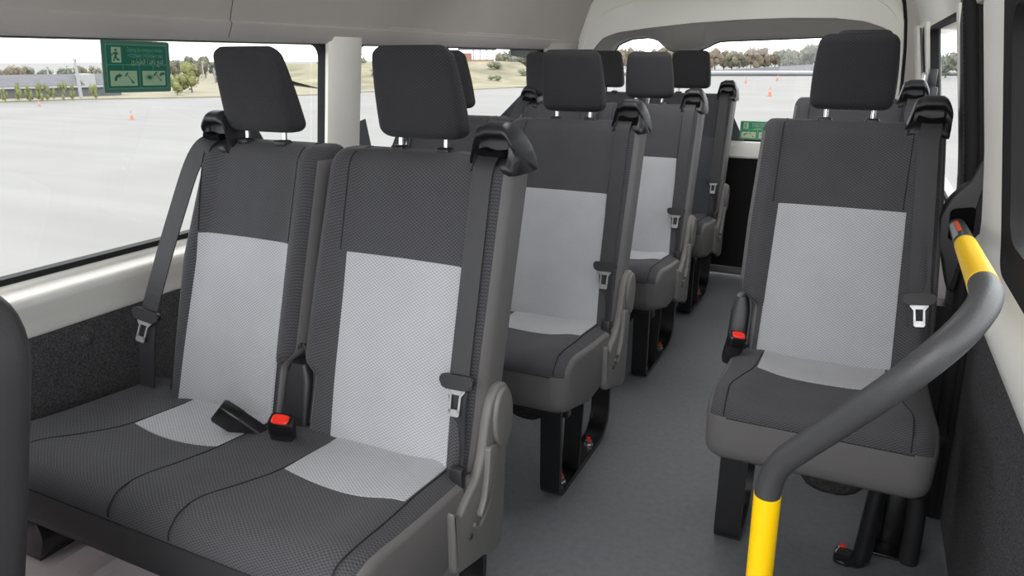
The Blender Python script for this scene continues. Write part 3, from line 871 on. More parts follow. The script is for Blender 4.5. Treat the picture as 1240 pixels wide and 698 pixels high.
# left roof trim: header, curved up to the roof
hd = [(-1.66, 1.250), (-1.592, 1.252), (-1.575, 1.262), (-1.560, 1.290), (-1.556, 1.300), (-1.562, 1.306), (-1.535, 1.38), (-1.49, 1.50), (-1.42, 1.60), (-1.32, 1.68), (-1.15, 1.74), (-.70, 1.77)]
def roof_strip(name, prof, y0, y1, mat):
    b = new(); out = prof + [(x * 1.0, z + .05) for x, z in prof[::-1]]
    rings = [[(x, y, z) for x, z in prof] for y in (y0, y1)]
    loft(b, rings, cap=False, closed=False)
    bmesh.ops.recalc_face_normals(b, faces=b.faces)
    return struct(link(name, b, mat, angle=.9))
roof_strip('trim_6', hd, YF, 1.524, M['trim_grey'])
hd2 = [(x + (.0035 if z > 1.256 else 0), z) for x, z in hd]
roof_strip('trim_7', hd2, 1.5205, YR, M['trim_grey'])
b = new(); tube(b, [(x + .0005, 1.523, z) for x, z in hd[2:]], .0022, 6); struct(link('trim_8', fix(b), M['trim_dark']))
# shallow bulges of the header above the second and third panes
for k, (y0, y1) in enumerate(((2.15, 2.62), (2.72, 3.55))):
    b = new()
    prism(b, round_poly([(y0, 1.274), (y1, 1.274), (y1 - .08, 1.315), (y0 + .10, 1.315)], .02, 4), 'x', 0, .008, .003, 3)
    for v in b.verts: v.co.x += -1.578 + (v.co.z - 1.26) * .35
    struct(link('trim_%d' % (9 + k), fix(b), M['trim_grey']))
# right wall: tumblehome line
def right_x(z): return table([(0, .330), (.5, .312), (.69, .296), (.85, .286), (1.0, .266), (1.34, .206)], z)
hr = [(.30, 1.318), (.225, 1.320), (.195, 1.328), (.188, 1.345), (.15, 1.45), (.09, 1.55), (.0, 1.65), (-.15, 1.72), (-.70, 1.77)]
roof_strip('trim_11', hr, 2.13, YR, M['trim'])
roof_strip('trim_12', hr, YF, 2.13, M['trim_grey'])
# outer roof skin closes the ceiling
b = new(); add_box(b, -1.66, .34, YF, YR + .05, 1.78, 1.82); struct(link('ceiling', b, M['headliner'], smooth=False))

# ---------------- tailgate
def rear_shell():
    # lower carpet, sill trim and lower bright strip
    b = new(); add_box(b, -1.645, .30, 4.195, 4.235, .05, .68, .002); W = struct(link('wall_rear', b, M['carpet_black'], smooth=False))
    b = new(); prism(b, round_poly([(4.180, .678), (4.172, .69), (4.176, .745), (4.196, .770), (4.24, .770), (4.24, .678)], .008, 3), 'x', -1.58, .13, 0); struct(link('trim_13', b, M['trim']))
    b = new(); add_box(b, -1.60, .26, 4.165, 4.24, .012, .045, .004); struct(link('trim_14', b, M['trim_dark']))
    # frame with the window opening: outer light moulding
    outer_l, outer_r = -1.565, .128
    # opening outline top edge with the latch hump
    top = [(-1.40, 1.08), (-1.385, 1.20), (-1.33, 1.285), (-1.25, 1.315), (-1.145, 1.322), (-1.10, 1.305), (-1.045, 1.258), (-1.01, 1.246), (-.88, 1.248), (-.835, 1.262), (-.775, 1.294), (-.74, 1.298), (-.40, 1.308), (-.10, 1.318), (-.03, 1.312), (.0, 1.28), (.012, 1.20), (.012, .95)]
    top = [(x, z) for x, z in top]
    # dark arch above the opening
    arch = [(-1.535, .80), (-1.525, 1.10), (-1.49, 1.215), (-1.44, 1.285), (-1.40, 1.322), (-1.32, 1.348), (-1.15, 1.368), (-.90, 1.390), (-.65, 1.402), (-.40, 1.405), (-.20, 1.400), (-.06, 1.382), (.03, 1.350), (.078, 1.318), (.10, 1.28), (.085, .80)]
    def resamp(P, n):
        P = [Vector((p[0], 0, p[1])) for p in P]; d = [0]
        for i in range(1, len(P)): d.append(d[-1] + (P[i] - P[i - 1]).length)
        out = []
        for k in range(n):
            t = d[-1] * k / (n - 1)
            for i in range(1, len(P)):
                if t <= d[i] + 1e-9: out.append(P[i - 1].lerp(P[i], (t - d[i - 1]) / (d[i] - d[i - 1]))); break
        return out
    n = 80
    ti = resamp([(-1.395, .775)] + top + [(.012, .775)], n)
    # match arch samples by angle: resample with same count
    ar = resamp(arch, n)
    b = new()
    rings = [[(p.x, 4.225, p.z) for p in ti], [(p.x, 4.172, p.z) for p in ti], [(lerp(p.x, q.x, .12), 4.150, lerp(p.z, q.z, .12)) for p, q in zip(ti, ar)], [(lerp(p.x, q.x, .9), 4.132, lerp(p.z, q.z, .9)) for p, q in zip(ti, ar)], [(q.x, 4.142, q.z) for q in ar], [(q.x, 4.19, q.z) for q in ar]]
    loft(b, rings, cap=False, closed=False); fix(b); struct(link('trim_15', b, M['trim_mid'], angle=.8))
    # light moulding between the arch and the outer edge
    out = [(-1.567, .78), (-1.567, 1.30), (-1.560, 1.40), (-1.535, 1.475), (-1.49, 1.54), (-1.40, 1.61), (-1.2, 1.67), (-.70, 1.70), (-.2, 1.67), (-.02, 1.60), (.06, 1.54), (.09, 1.48), (.112, 1.38), (.128, 1.25), (.138, 1.1), (.15, .78)]
    ou = resamp(out, n)
    b = new()
    rings = [[(q.x, 4.148, q.z) for q in ar]]
    for t, y in ((.05, 4.150), (.5, 4.154), (.52, 4.147), (.56, 4.146), (.9, 4.150), (.97, 4.158), (1, 4.18)):
        rings.append([(lerp(q.x, o.x, t), y, lerp(q.z, o.z, t)) for q, o in zip(ar, ou)])
    loft(b, rings, cap=False, closed=False); fix(b); struct(link('trim_16', b, M['trim'], angle=.9))
    # black gap seal round the tailgate
    b = new(); tube(b, [(o.x * 1.0 + (.006 if o.x > -.7 else -.006), 4.165, o.z + (.004 if o.z > 1.4 else 0)) for o in ou], .009, 8); struct(link('trim_17', fix(b), M['rubber']))
    # body ring outside the gap
    b = new(); ou2 = [Vector((o.x + (.012 if o.x > -.7 else -.012), 0, o.z + (.01 if o.z > 1.4 else 0))) for o in ou]
    far = resamp([(-1.645, .78), (-1.61, 1.3), (-1.61, 1.45), (-1.62, 1.7), (-1.60, 1.79), (-1.3, 1.79), (-1.0, 1.79), (-.7, 1.79), (-.3, 1.79), (.0, 1.79), (.10, 1.75), (.185, 1.6), (.205, 1.4), (.25, 1.1), (.285, .78)], n)
    loft(b, [[(o.x, 4.16, o.z) for o in ou2], [(o.x, 4.16, o.z) for o in far]], cap=False, closed=False); fix(b); struct(link('trim_18', b, M['trim_grey'], angle=.9))
    # glass with its black edge
    b = new(); vs = [b.verts.new((p.x, 4.212, p.z)) for p in ti]; b.faces.new(vs)
    b2 = new(); P = [(p.x, 4.214, p.z) for p in ti] + [(-1.395, 4.214, .775)]; tube(b2, P, .007, 6)
    fr = struct(link('window_4', fix(b2), M['rubber'])); link('pane', b, M['glass'], fr, smooth=False)
    b = new(); prism(b, [(-1.395, .772), (-.585, .772), (-.655, .905), (-.72, .905), (-1.20, .86), (-1.395, .90)], 'y', 4.203, 4.207); link('corner_panel', b, M['frit'], fr, smooth=False)
rear_shell()

# ---------------- right side behind the door: quarter window, pillars
def rx2(z): return right_x(z) - .012
b = new(); ring = []
for i in range(7):
    z = lerp(.0, .78, i / 6); x = rx2(z); ring.append([(x, 2.10, z), (x, 4.2, z), (x + .03, 4.2, z), (x + .03, 2.10, z)])
loft(b, ring); WR = struct(link('wall_right', fix(b), M['trim_grey']))
window('window_5', 2.16, 3.50, .765, 1.330, rx2, -1, .05)
b = new(); ring = []
for i in range(7):
    z = lerp(.76, 1.35, i / 6); x = rx2(z); ring.append([(x - .020, 3.52, z), (x - .028, 3.66, z), (x - .028, 3.78, z), (x - .006, 3.80, z), (x - .006, 3.93, z), (x - .034, 3.95, z), (x - .04, 4.2, z), (x + .03, 4.2, z), (x + .03, 3.5, z)])
loft(b, ring); struct(link('trim_19', fix(b), M['trim']))
# belt hanging on the rear right pillar
r = thing('pillar_belt', 'black belt strap with its guide bracket hanging on the pale rear right pillar', 'seat belt', (rx2(1.0) - .02, 3.86, 1.0))
b = new(); ribbon(b, smooth_path([(rx2(1.33) - .034, 3.62, 1.33), (rx2(1.2) - .034, 3.62, 1.2), (rx2(1.05) - .034, 3.60, 1.05), (rx2(.9) - .034, 3.58, .9)], 4), Vector((0, 1, 0)), .085)
link('strap', fix(b), M['belt'], r, base=r.location)
b = new(); x = rx2(1.1) - .014
add_box(b, x - .02, x + .028, 3.42, 3.60, 1.02, 1.10, .01); add_box(b, x - .012, x + .02, 3.46, 3.52, 1.09, 1.17, .008)
link('guide_bracket', fix(b), M['plastic'], r, base=r.location)
b = new(); tube(b, [(x - .028, 3.47 + .035 * math.cos(a), 1.105 + .045 * math.sin(a)) for a in [2 * PI * k / 16 for k in range(17)]], .006, 8); link('guide_loop', fix(b), M['steel'], r, base=r.location)

# ---------------- sliding door (closed) with seals
def door_strip(prof_y, z0, z1, mat, name, parent=None, n=14):
    b = new(); ring = []
    for i in range(n + 1):
        z = lerp(z0, z1, i / n); x = right_x(z); ring.append([(x + dx, y, z) for dx, y in prof_y])
    loft(b, ring); return link(name, fix(b), mat, parent)
DOOR = struct(door_strip([(.002, -.5), (.002, 2.030), (.03, 2.045), (.05, 2.045), (.05, -.5)], .0, .645, M['carpet'], 'door_1'))
door_strip([(-.004, 1.66), (-.012, 1.72), (-.012, 1.93), (.0, 2.03), (.05, 2.04), (.05, 1.64)], .80, 1.40, M['trim'], 'rear_frame', DOOR)
# beige shelf trim under the window
b = new(); ring = []
for y in (-.5, .4, 1.2, 1.7, 1.9, 2.03):
    lift = 0
    ring.append([(right_x(.64) + .002, y, .642), (right_x(.66) - .012, y, .655), (right_x(.70) - .024, y, .70), (right_x(.76) - .026, y, .755), (right_x(.80) - .010, y, .800), (right_x(.82) + .01, y, .822), (right_x(.82) + .05, y, .822), (right_x(.64) + .05, y, .642)])
loft(b, ring); link('shelf_trim', fix(b), M['trim'], DOOR)
DW = window('window_6', .10, 1.675, .805, 1.36, right_x, -1, .07, .09)
# ribbed seal on the body side
def ribbed(name, offs, y, r, z0, z1, amp=.0012):
    b = new(); pts = []; rr = []; n = 240
    for i in range(n + 1):
        z = lerp(z0, z1, i / n); pts.append((right_x(z) + offs(z), y(z), z)); rr.append(r + (amp if i % 2 else -amp))
    tube(b, pts, rr, 12); return struct(link(name, fix(b), M['rubber'], angle=1.5))
ribbed('trim_20', lambda z: -.020, lambda z: 2.050, .019, 0, 1.42)
ribbed('trim_21', lambda z: -.004, lambda z: 2.040, .009, 0, 1.42, .0002)
# jamb behind the seal
b = new(); ring = []
for i in range(13):
    z = lerp(0, 1.40, i / 12); x = right_x(z); w = lerp(.050, .036, z / 1.4)
    ring.append([(x - w, 2.075, z), (x - w - .004, 2.09, z), (x - w - .002, 2.155, z), (x + .02, 2.16, z), (x + .03, 2.06, z), (x - .01, 2.062, z)])
loft(b, ring); struct(link('trim_22', fix(b), M['plastic']))
b = new(); ring = []
for i in range(10):
    z = lerp(.80, 1.335, i / 9); x = right_x(z); ring.append([(x - .034, 2.100, z), (x - .042, 2.105, z), (x - .042, 2.165, z), (x - .030, 2.165, z)])
loft(b, ring); struct(link('trim_23', fix(b), M['trim']))
# black lower jamb
b = new(); ring = []
for i in range(7):
    z = lerp(0, .60, i / 6); x = right_x(z); ring.append([(x - .085, 2.06, z), (x - .085, 2.13, z), (x + .01, 2.13, z), (x + .005, 2.06, z)])
loft(b, ring); struct(link('trim_24', fix(b), M['gloss_black']))
b = new(); tube(b, smooth_path([(right_x(z) - .001 + .002 * math.sin(z * 40), 2.038, z) for z in [lerp(.0, .62, k / 20) for k in range(21)]], 2), .0022, 6); struct(link('trim_25', fix(b), M['trim']))
# dark moulded trim the rail is fixed to
b = new()
poly = round_poly([(.288, .995), (.262, .985), (.246, .93), (.212, .885), (.196, .84), (.200, .77), (.218, .735), (.230, .69), (.242, .655), (.258, .66), (.262, .74), (.295, .78)], .012, 4)
prism(b, poly, 'y', 2.005, 2.06, .008, 3); fix(b)
ANCH = struct(link('trim_26', b, M['plastic']))
b = new(); prism(b, round_poly([(.216, .862), (.268, .872), (.272, .80), (.222, .785)], .012, 4), 'y', 1.9995, 2.010, 0); link('socket', fix(b), M['slot'], ANCH)

# ---------------- grab rail
RAIL = thing('grab_rail', 'curved charcoal grab rail with yellow grip sleeves in front of the right single seat', 'grab rail', (-.05, .965, 0))
rb = RAIL.location
cor = [Vector(p) for p in ((.238, 2.03, .820), (.148, .825, .960), (-.055, .955, .660), (-.044, .966, .004))]
def densify(P, step=.02):
    out = []
    for a, c in zip(P, P[1:]):
        n = max(1, int((c - a).length / step)); out += [a.lerp(c, i / n) for i in range(n)]
    return out + [P[-1]]
path = densify(round_path(cor, [.125, .13], 20))
b = new(); tube(b, path, .0180, 20); link('rail_tube', fix(b), M['rail'], RAIL, base=rb)
def sub(p0, p1, r, name, mat, seg=24):
    P = [p for p in path if p0(p) and p1(p)]
    b = new(); tube(b, P, r, seg); o = link(name, fix(b), mat, RAIL, base=rb); return o
o = sub(lambda p: p.y > 1.04, lambda p: p.y < 1.56, .0187, 'grip_sleeve', M['yellow']); o['label'] = 'yellow upper sleeve'
o = sub(lambda p: p.z < .62, lambda p: p.x < 0 and p.z > .20, .0187, 'grip_sleeve', M['yellow']); o['label'] = 'yellow lower sleeve'
b = new(); bmesh.ops.create_cone(b, cap_ends=True, segments=28, radius1=.045, radius2=.040, depth=.012, matrix=Matrix.Translation((-.044, .965, .006))); link('floor_flange', b, M['rail'], RAIL, base=rb)
def rail_patch(y0, y1, a0, a1, mat, name):
    b = new(); rows = []
    for i in range(9):
        y = lerp(y0, y1, i / 8)
        k = min(range(len(path)), key=lambda q: abs(path[q].y - y) + (10 if path[q].z < .78 else 0)); p = path[k].lerp(path[k], 0); t = (path[k + 1] - path[k - 1]).normalized() if k > 0 else (path[1] - path[0]).normalized()
        d = (y - p.y) / t.y if abs(t.y) > 1e-6 else 0; p = p + t * d
        u = Vector((0, 0, 1)); u = (u - t * u.dot(t)).normalized(); s = t.cross(u)
        if s.x > 0: s = -s
        rows.append([p + (u * math.sin(a) + s * math.cos(a)) * .0186 for a in [lerp(a0, a1, q / 6) for q in range(7)]])
    loft(b, rows, cap=False, closed=False); fix(b); return link(name, b, mat, RAIL, base=rb)
rail_patch(1.60, 1.93, .15, .85, M['sticker'], 'warning_sticker'); rail_patch(1.66, 1.92, .9, 1.35, M['orange'], 'warning_stripe')

# ---------------- bits under the right seat: retractor, hose, wiring
r = thing('belt_retractor', 'black belt retractor bracket low on the right wall beside the single seat', 'belt retractor', (.215, 1.86, 0))
b = new(); add_box(b, .150, .168, 1.80, 1.86, .0, .16, .003); add_box(b, .176, .236, 1.84, 1.92, .0, .18, .008); add_box(b, .150, .24, 1.79, 1.93, .0, .008, .002); add_box(b, .152, .170, 1.79, 1.81, .05, .10, .002)
link('bracket', fix(b), M['gloss_black'], r, base=r.location)
b = new(); bmesh.ops.create_cone(b, cap_ends=True, segments=24, radius1=.04, radius2=.04, depth=.045, matrix=Matrix.Translation((.206, 1.88, .19)) @ Matrix.Rotation(PI / 2, 4, 'Y')); link('spool', b, M['plastic'], r, base=r.location)
b = new(); tube(b, [(.172, 1.838, .005), (.172, 1.838, .16)], .003, 8); link('pin', fix(b), M['chrome'], r, base=r.location)
b = new(); P = smooth_path([(.245, 1.80, .0), (.243, 1.80, .12), (.236, 1.82, .20), (.225, 1.90, .25)], 6); tube(b, P, .022, 14); fix(b)
o = link('floor_hose', b, M['rubber']); tag(o, 'thick black hose rising from the floor beside the right door jamb', 'hose')
b = new(); P = smooth_path([(.226, 1.90, .25), (.214, 1.90, .28), (.206, 1.885, .295), (.206, 1.885, .305)], 6); tube(b, P, .008, 10); tube(b, [p + Vector((-.014, .004, 0)) for p in P], .006, 10)
o = link('cable', fix(b), M['rubber']); tag(o, 'dark cables dropping from under the single seat into the black hose', 'cable')

# ------------------------------------------------------------------ window emergency signs
def text_bm(body, size, cx, cz, width=None, align='CENTER'):
    cu = bpy.data.curves.new('lettering', 'FONT'); cu.body = body; cu.size = size; cu.align_x = align; cu.align_y = 'CENTER'; cu.resolution_u = 3
    o = bpy.data.objects.new('lettering', cu); COL.objects.link(o)
    dg = bpy.context.evaluated_depsgraph_get(); me = bpy.data.meshes.new_from_object(o.evaluated_get(dg))
    bm = new(); bm.from_mesh(me); bpy.data.objects.remove(o); bpy.data.curves.remove(cu); bpy.data.meshes.remove(me)
    if bm.verts:
        xs = [v.co.x for v in bm.verts]
        if width and max(xs) - min(xs) > 0:
            s = width / (max(xs) - min(xs)); m = (max(xs) + min(xs)) / 2
            for v in bm.verts: v.co.x = (v.co.x - m) * s
    for v in bm.verts: v.co = Vector((v.co.x + cx, v.co.y + cz, 0))
    return bm
def flat(bm, poly, mi=0):
    f = bm.faces.new([bm.verts.new((x, z, 0)) for x, z in poly]); return f
def rect(x0, x1, z0, z1): return [(x0, z0), (x1, z0), (x1, z1), (x0, z1)]
RUN = [[(-.1, .88), (-.02, .98), (.1, .98), (.16, .88), (.1, .78), (-.02, .78)],                       # head
       [(-.12, .72), (.12, .76), (.30, .60), (.22, .50), (.14, .58), (.08, .42), (.20, .26), (.42, .18), (.40, .08), (.12, .12), (-.02, .30), (-.18, .02), (-.30, .06), (-.10, .46), (-.14, .60), (-.26, .58), (-.36, .44), (-.44, .50), (-.30, .68)]]
def hammer(bm, cx, cz, s, ang):
    ca, sa = math.cos(ang), math.sin(ang)
    for p in ([(-.06, -.7), (.06, -.7), (.05, .4), (-.05, .4)], [(-.42, .4), (.36, .46), (.42, .58), (.30, .68), (-.36, .64), (-.44, .52)], [(-.11, -.9), (.11, -.9), (.09, -.55), (-.09, -.55)]):
        flat(bm, [(cx + (x * ca - z * sa) * s, cz + (x * sa + z * ca) * s) for x, z in p])
def emergency_sign(name, label, M4, W, H, cols, full=True, group='emergency exit stickers on the windows'):
    """local x to the right, z up, facing -y; M4 places it"""
    green, border, pale, line = cols
    root = thing(name, label, 'sign', M4.translation, group)
    root.rotation_euler = M4.to_euler()
    def put(nm, bm, mat, off, mirror=False):
        for v in bm.verts: v.co = Vector((v.co.x, -off, v.co.y))
        bmesh.ops.recalc_face_normals(bm, faces=bm.faces)
        for f in bm.faces:
            if f.normal.y > 0: f.normal_flip()
        return link(nm, bm, mat, root, smooth=False)
    b = new(); prism(b, round_poly(rect(-W / 2, W / 2, -H / 2, H / 2), .006, 4), 'y', -.0016, .0016); link('sign_board', fix(b), M[border], root, smooth=False)
    e = .0085 * W / .17 if full else .002
    b = new(); flat(b, rect(-W / 2 + e, W / 2 - e, -H / 2 + e, H / 2 - e)); put('sign_rim', b, M[line], .0019)
    e2 = e + .0014
    b = new(); flat(b, rect(-W / 2 + e2, W / 2 - e2, -H / 2 + e2, H / 2 - e2)); put('sign_face', b, M[green], .0022)
    x0, x1, z0, z1 = -W / 2 + e2, W / 2 - e2, -H / 2 + e2, H / 2 - e2
    w, h = x1 - x0, z1 - z0; zm = z0 + h * .545
    b = new(); flat(b, rect(x0, x1, zm - .0006, zm + .0006)); flat(b, rect(x0 + w * .515, x0 + w * .522, z0, zm)); put('divider', b, M[line], .0024)
    # running person pictogram
    pw = w * .155; px = x0 + w * .155; pz0, pz1 = zm + h * .05, z1 - h * .05
    b = new(); flat(b, rect(px - pw / 2, px + pw / 2, pz0, pz1)); put('pictogram_ground', b, M[pale], .0024)
    b = new(); s = (pz1 - pz0) * .86
    for p in RUN: flat(b, [(px - .002 + x * s * .82, pz0 + s * .06 + z * s) for x, z in p])
    put('running_figure', b, M[green], .0026)
    tx = x0 + w * .635; tw = w * .62
    for body, zz, sz in (('Opening the emergency window', .90, .0150), ('экстренное открывание окна', .765, .0145)):
        put('lettering', text_bm(body, sz, tx, z0 + h * zz, tw * (1 if zz > .8 else .96)), M[line], .0026)
    put('lettering', text_bm('\uFE94\uFE8C\uFEAD\uFE8D\uFEEE\uFEC4\uFEDF\uFE8D \uFE93\uFEAC\uFED3\uFE8E\uFEE7 \uFEA2\uFE98\uFED3'.replace('\uFE94\uFE8C\uFEAD\uFE8D\uFEEE\uFEC4\uFEDF\uFE8D', '\uFE89\uFEAD\uFE8D\uFEEE\uFEC4\uFEDF\uFE8D'), .017, tx + w * .03, z0 + h * .625, tw * .88), M[pale], .0026)
    for d, k in (('1', .25), ('2', .755)):
        put('lettering', text_bm(d, .011, x0 + w * k, z0 + h * .475), M[line], .0026)
    for k, (a, c) in enumerate(((.035, .475), (.565, .965))):
        b = new(); flat(b, rect(x0 + w * a, x0 + w * c, z0 + h * .05, z0 + h * .405)); put('pictogram_ground', b, M[pale], .0024)
    hw = w * .1
    b = new(); hammer(b, x0 + w * .335, z0 + h * .26, hw * .95, .75); put('hammer_pictogram', b, M[green], .0026)
    b = new(); flat(b, [(x0 + w * (px_ - .015), z0 + h * pz_) for px_, pz_ in ((.115, .17), (.15, .17), (.165, .24), (.19, .27), (.185, .235), (.245, .29), (.195, .355), (.193, .325), (.145, .30), (.12, .24))])
    flat(b, [(x0 + w * .37, z0 + h * .12), (x0 + w * .42, z0 + h * .10), (x0 + w * .43, z0 + h * .13), (x0 + w * .39, z0 + h * .16)]); put('arrow_pictogram', b, M[green], .0027)
    b = new()
    cx, cz = x0 + w * .82, z0 + h * .25
    hammer(b, cx + w * .01, cz + h * .02, hw, .75)
    flat(b, [(x0 + w * .86, z0 + h * .30), (x0 + w * .885, z0 + h * .36), (x0 + w * .955, z0 + h * .37), (x0 + w * .955, z0 + h * .31), (x0 + w * .90, z0 + h * .30), (x0 + w * .89, z0 + h * .27)])
    sx, sz = x0 + w * .69, z0 + h * .25
    star = []
    for i in range(24):
        a = 2 * PI * i / 24; rr = (.075 if i % 2 == 0 else .035) * w * (.8 + .4 * ((i * 7) % 5) / 5); star.append((sx + rr * math.cos(a), sz + rr * .62 * math.sin(a)))
    flat(b, star)
    for i in range(10):
        a = 2 * PI * i / 10 + .2; r0, r1 = .06 * w, .12 * w; t = .0005
        c1, s1 = math.cos(a), math.sin(a)
        flat(b, [(sx + r0 * c1 - t * s1, sz + (r0 * s1) * .62 + t * c1), (sx + r1 * c1, sz + r1 * s1 * .62), (sx + r0 * c1 + t * s1, sz + (r0 * s1) * .62 - t * c1)])
    put('breaking_pictogram', b, M[green], .0026)
    return root
# left window: faces the cabin (+x); reading direction runs towards the rear (+y)
def place(pos, rot): return Matrix.Translation(pos) @ rot.to_4x4()
rotL = Matrix(((0, -1, 0), (1, 0, 0), (0, 0, 1)))

zc = 1.190
emergency_sign('exit_sign', 'dark green emergency window sign stuck on the near left window', place((left_x(zc) + .022, 1.237, zc), rotL @ Matrix.Rotation(math.radians(1.0), 3, 'Y') @ Matrix.Rotation(math.atan(.11), 3, 'X')), .182, .118, ('sign_green', 'sign_border', 'sign_pale', 'sign_line'))
emergency_sign('exit_sign', 'small bright green emergency sticker low on the rear window', place((-.522, 4.196, .832), Matrix.Identity(3)), .180, .098, ('sign_bright', 'sign_bright', 'sign_cream', 'sign_cream'), full=False)

# ------------------------------------------------------------------ outdoors
GZ = -.72
b = new(); add_box(b, -320, 320, -120, 420, GZ - .2, GZ); struct(link('ground', b, M['asphalt'], smooth=False))
def leafy_bm(r, squash, seed, lumps):
    rnd = random.Random(seed); bm = new()
    for k in range(lumps):
        a = rnd.uniform(0, 2 * PI); d = rnd.uniform(0, .68) * r; s = r * rnd.uniform(.26, .5)
        c = Vector((d * math.cos(a), d * math.sin(a), r * rnd.uniform(.25, 1.3) * squash))
        v = bmesh.ops.create_icosphere(bm, subdivisions=1, radius=s * .72, matrix=Matrix.Translation(c))['verts']
        for q in v: q.co = c + (q.co - c) * rnd.uniform(.8, 1.15)
        for q in range(46):
            n = Vector((rnd.gauss(0, 1), rnd.gauss(0, 1), rnd.gauss(0, 1))).normalized()
            p = c + n * s * rnd.uniform(.66, 1.08); t = n.orthogonal().normalized(); t.rotate(Matrix.Rotation(rnd.uniform(0, 6.28), 3, n))
            n2 = (n + Vector((rnd.gauss(0, .5), rnd.gauss(0, .5), rnd.gauss(0, .5)))).normalized(); t = (t - n2 * t.dot(n2)).normalized(); u = n2.cross(t); z = s * rnd.uniform(.10, .22)
            bm.faces.new([bm.verts.new(p + t * z * x + u * z * y) for x, y in ((-1, -.2), (-.2, -.6), (1, .1), (.1, .7))])
    return bm
def make_tree(name, label, cat, mat, h, r, seed, group, loc, squash=.8, trunk=.35, lumps=9):
    t = thing(name, label, cat, loc, group)
    bm = leafy_bm(r, squash, seed, lumps); zs = [v.co.z for v in bm.verts]; zmax, zmin = max(zs), min(zs)
    z0 = h * trunk; k = (h - z0) / (zmax - zmin)
    for v in bm.verts: v.co.z = z0 + (v.co.z - zmin) * k
    link('foliage', bm, mat, t, smooth=False)
    if trunk > .02:
        b = new(); tube(b, [(0, 0, 0), (.02 * h, 0, z0 * .6), (0, .01 * h, z0 + h * .25)], [.035 * h, .028 * h, .015 * h], 8); link('trunk', fix(b), M['bark'], t)
    return t
random.seed(11)
# polar placement helper around the camera: (azimuth to the left of straight back in radians via tangent x/y)
def polar(tanx, dist):
    d = math.hypot(tanx, 1); return (tanx / d * dist, 1 / d * dist)
# dry verge behind the lot on the left
b = new(); pts = [(-46, 22), (-35.5, 19.7), (-34.2, 23.2), (-30.6, 27.1), (-27.0, 31.6), (-27.3, 35.2), (-22.9, 40.3), (-21.4, 47.0), (-22, 60), (-34, 78), (-80, 90), (-90, 30)]
prism(b, pts, 'z', GZ, GZ + .06); struct(link('verge', b, M['verge'], smooth=False))
# hillside behind the second window
b = new(); rings = []
for i in range(15):
    u = i / 14; rr = []
    for j in range(13):
        v = j / 12
        x0, y0 = lerp(-28.5, -20.2, u), lerp(35.5, 48, u); x = x0 + v * lerp(-24, -12, u); y = y0 + v * lerp(16, 19, u)
        prof = sst(v / .75) * (1.0 if v < .9 else 1)
        hgt = 1.35 * sst((u + .15) / .3) * (1 + .16 * sst((u - .3) / .2))
        z = GZ + .05 + prof * hgt + .08 * math.sin(u * 19 + v * 5) * v
        rr.append((x, y, z))
    rings.append(rr)
loft(b, rings, cap=False, closed=False); fix(b)
struct(link('hill', b, M['hill'], angle=1.5))
sp = [(.10, .25, 1.0), (.2, .5, .8), (.32, .35, 1.2), (.45, .2, 1.0), (.5, .55, 1.4), (.62, .32, 1.7), (.7, .6, 1.2), (.8, .2, .9), (.86, .45, 1.3), (.95, .3, 1.1), (.38, .75, 1.0), (.75, .85, 1.2)]
for k, (u, v, r_) in enumerate(sp):
    x0, y0 = lerp(-28.5, -20.2, u), lerp(35.5, 48, u); x = x0 + v * lerp(-24, -12, u); y = y0 + v * lerp(16, 19, u)
    hgt = 1.35 * sst((u + .15) / .3) * (1 + .16 * sst((u - .3) / .2)); z = GZ + .02 + sst(v / .75) * hgt
    make_tree('scrub_bush', 'sage green scrub bush on the dry hillside below the orange lookout building', 'bush', M['leaf_sage'], .55 * r_, r_ * .75, 40 + k, 'scrub bushes on the hillside', (x, y, z), .5, .0, 6)
# lookout building with flat roof on the hilltop
bl = thing('lookout_building', 'small orange clad building with flat overhanging roof on top of the hill', 'building', (-33.2, 62.3, .9))
bl.rotation_euler = (0, 0, .48)
b = new(); add_box(b, -1.6, -.7, -.8, .8, -.9, .75, .02); link('stair_tower', b, M['brick_orange'], bl, smooth=False)
b = new(); add_box(b, -.7, 1.4, -.8, .8, -.9, .18, .02); link('wall', b, M['brick_orange'], bl, smooth=False)
b = new(); add_box(b, -1.9, 1.6, -1, 1, 1.0, 1.14, .02); link('roof', b, M['shed_roof'], bl, smooth=False)
for x in (-.5, .1, .7, 1.3):
    b = new(); add_box(b, x - .05, x + .05, -.75, -.65, .18, 1.0); link('post', b, M['pole_grey'], bl, smooth=False)
b = new(); add_box(b, -.7, 1.35, -.72, -.70, .42, .46); add_box(b, -.7, 1.35, -.72, -.70, .30, .33); link('railing', b, M['white_paint'], bl, smooth=False)
# long low shed with slate roof on the left
sh = thing('long_shed', 'long low shed with slate roof and white fascia beyond the left hedge', 'building', (-36.6, 23.5, GZ))
d = Vector((-36.0 + 39.4, 26.5 - 18.6, 0)); sh.rotation_euler = (0, 0, math.atan2(d.y, d.x))
b = new(); prism(b, [(-.0, .62), (2.2, 1.12), (2.2, .5), (0, .5)], 'x', -9, 3.3); link('roof', b, M['shed_roof'], sh, smooth=False)
b = new(); add_box(b, -9, 3.2, .1, 2.0, 0, .52); link('wall', b, M['shed_wall'], sh, smooth=False)
b = new(); add_box(b, -9, 3.3, -.04, .06, .50, .60); link('fascia', b, M['white_paint'], sh, smooth=False)
b = new(); add_box(b, 1.55, 2.05, -.02, 2, .5, 1.15); link('white_gable', b, M['white_paint'], sh, smooth=False)
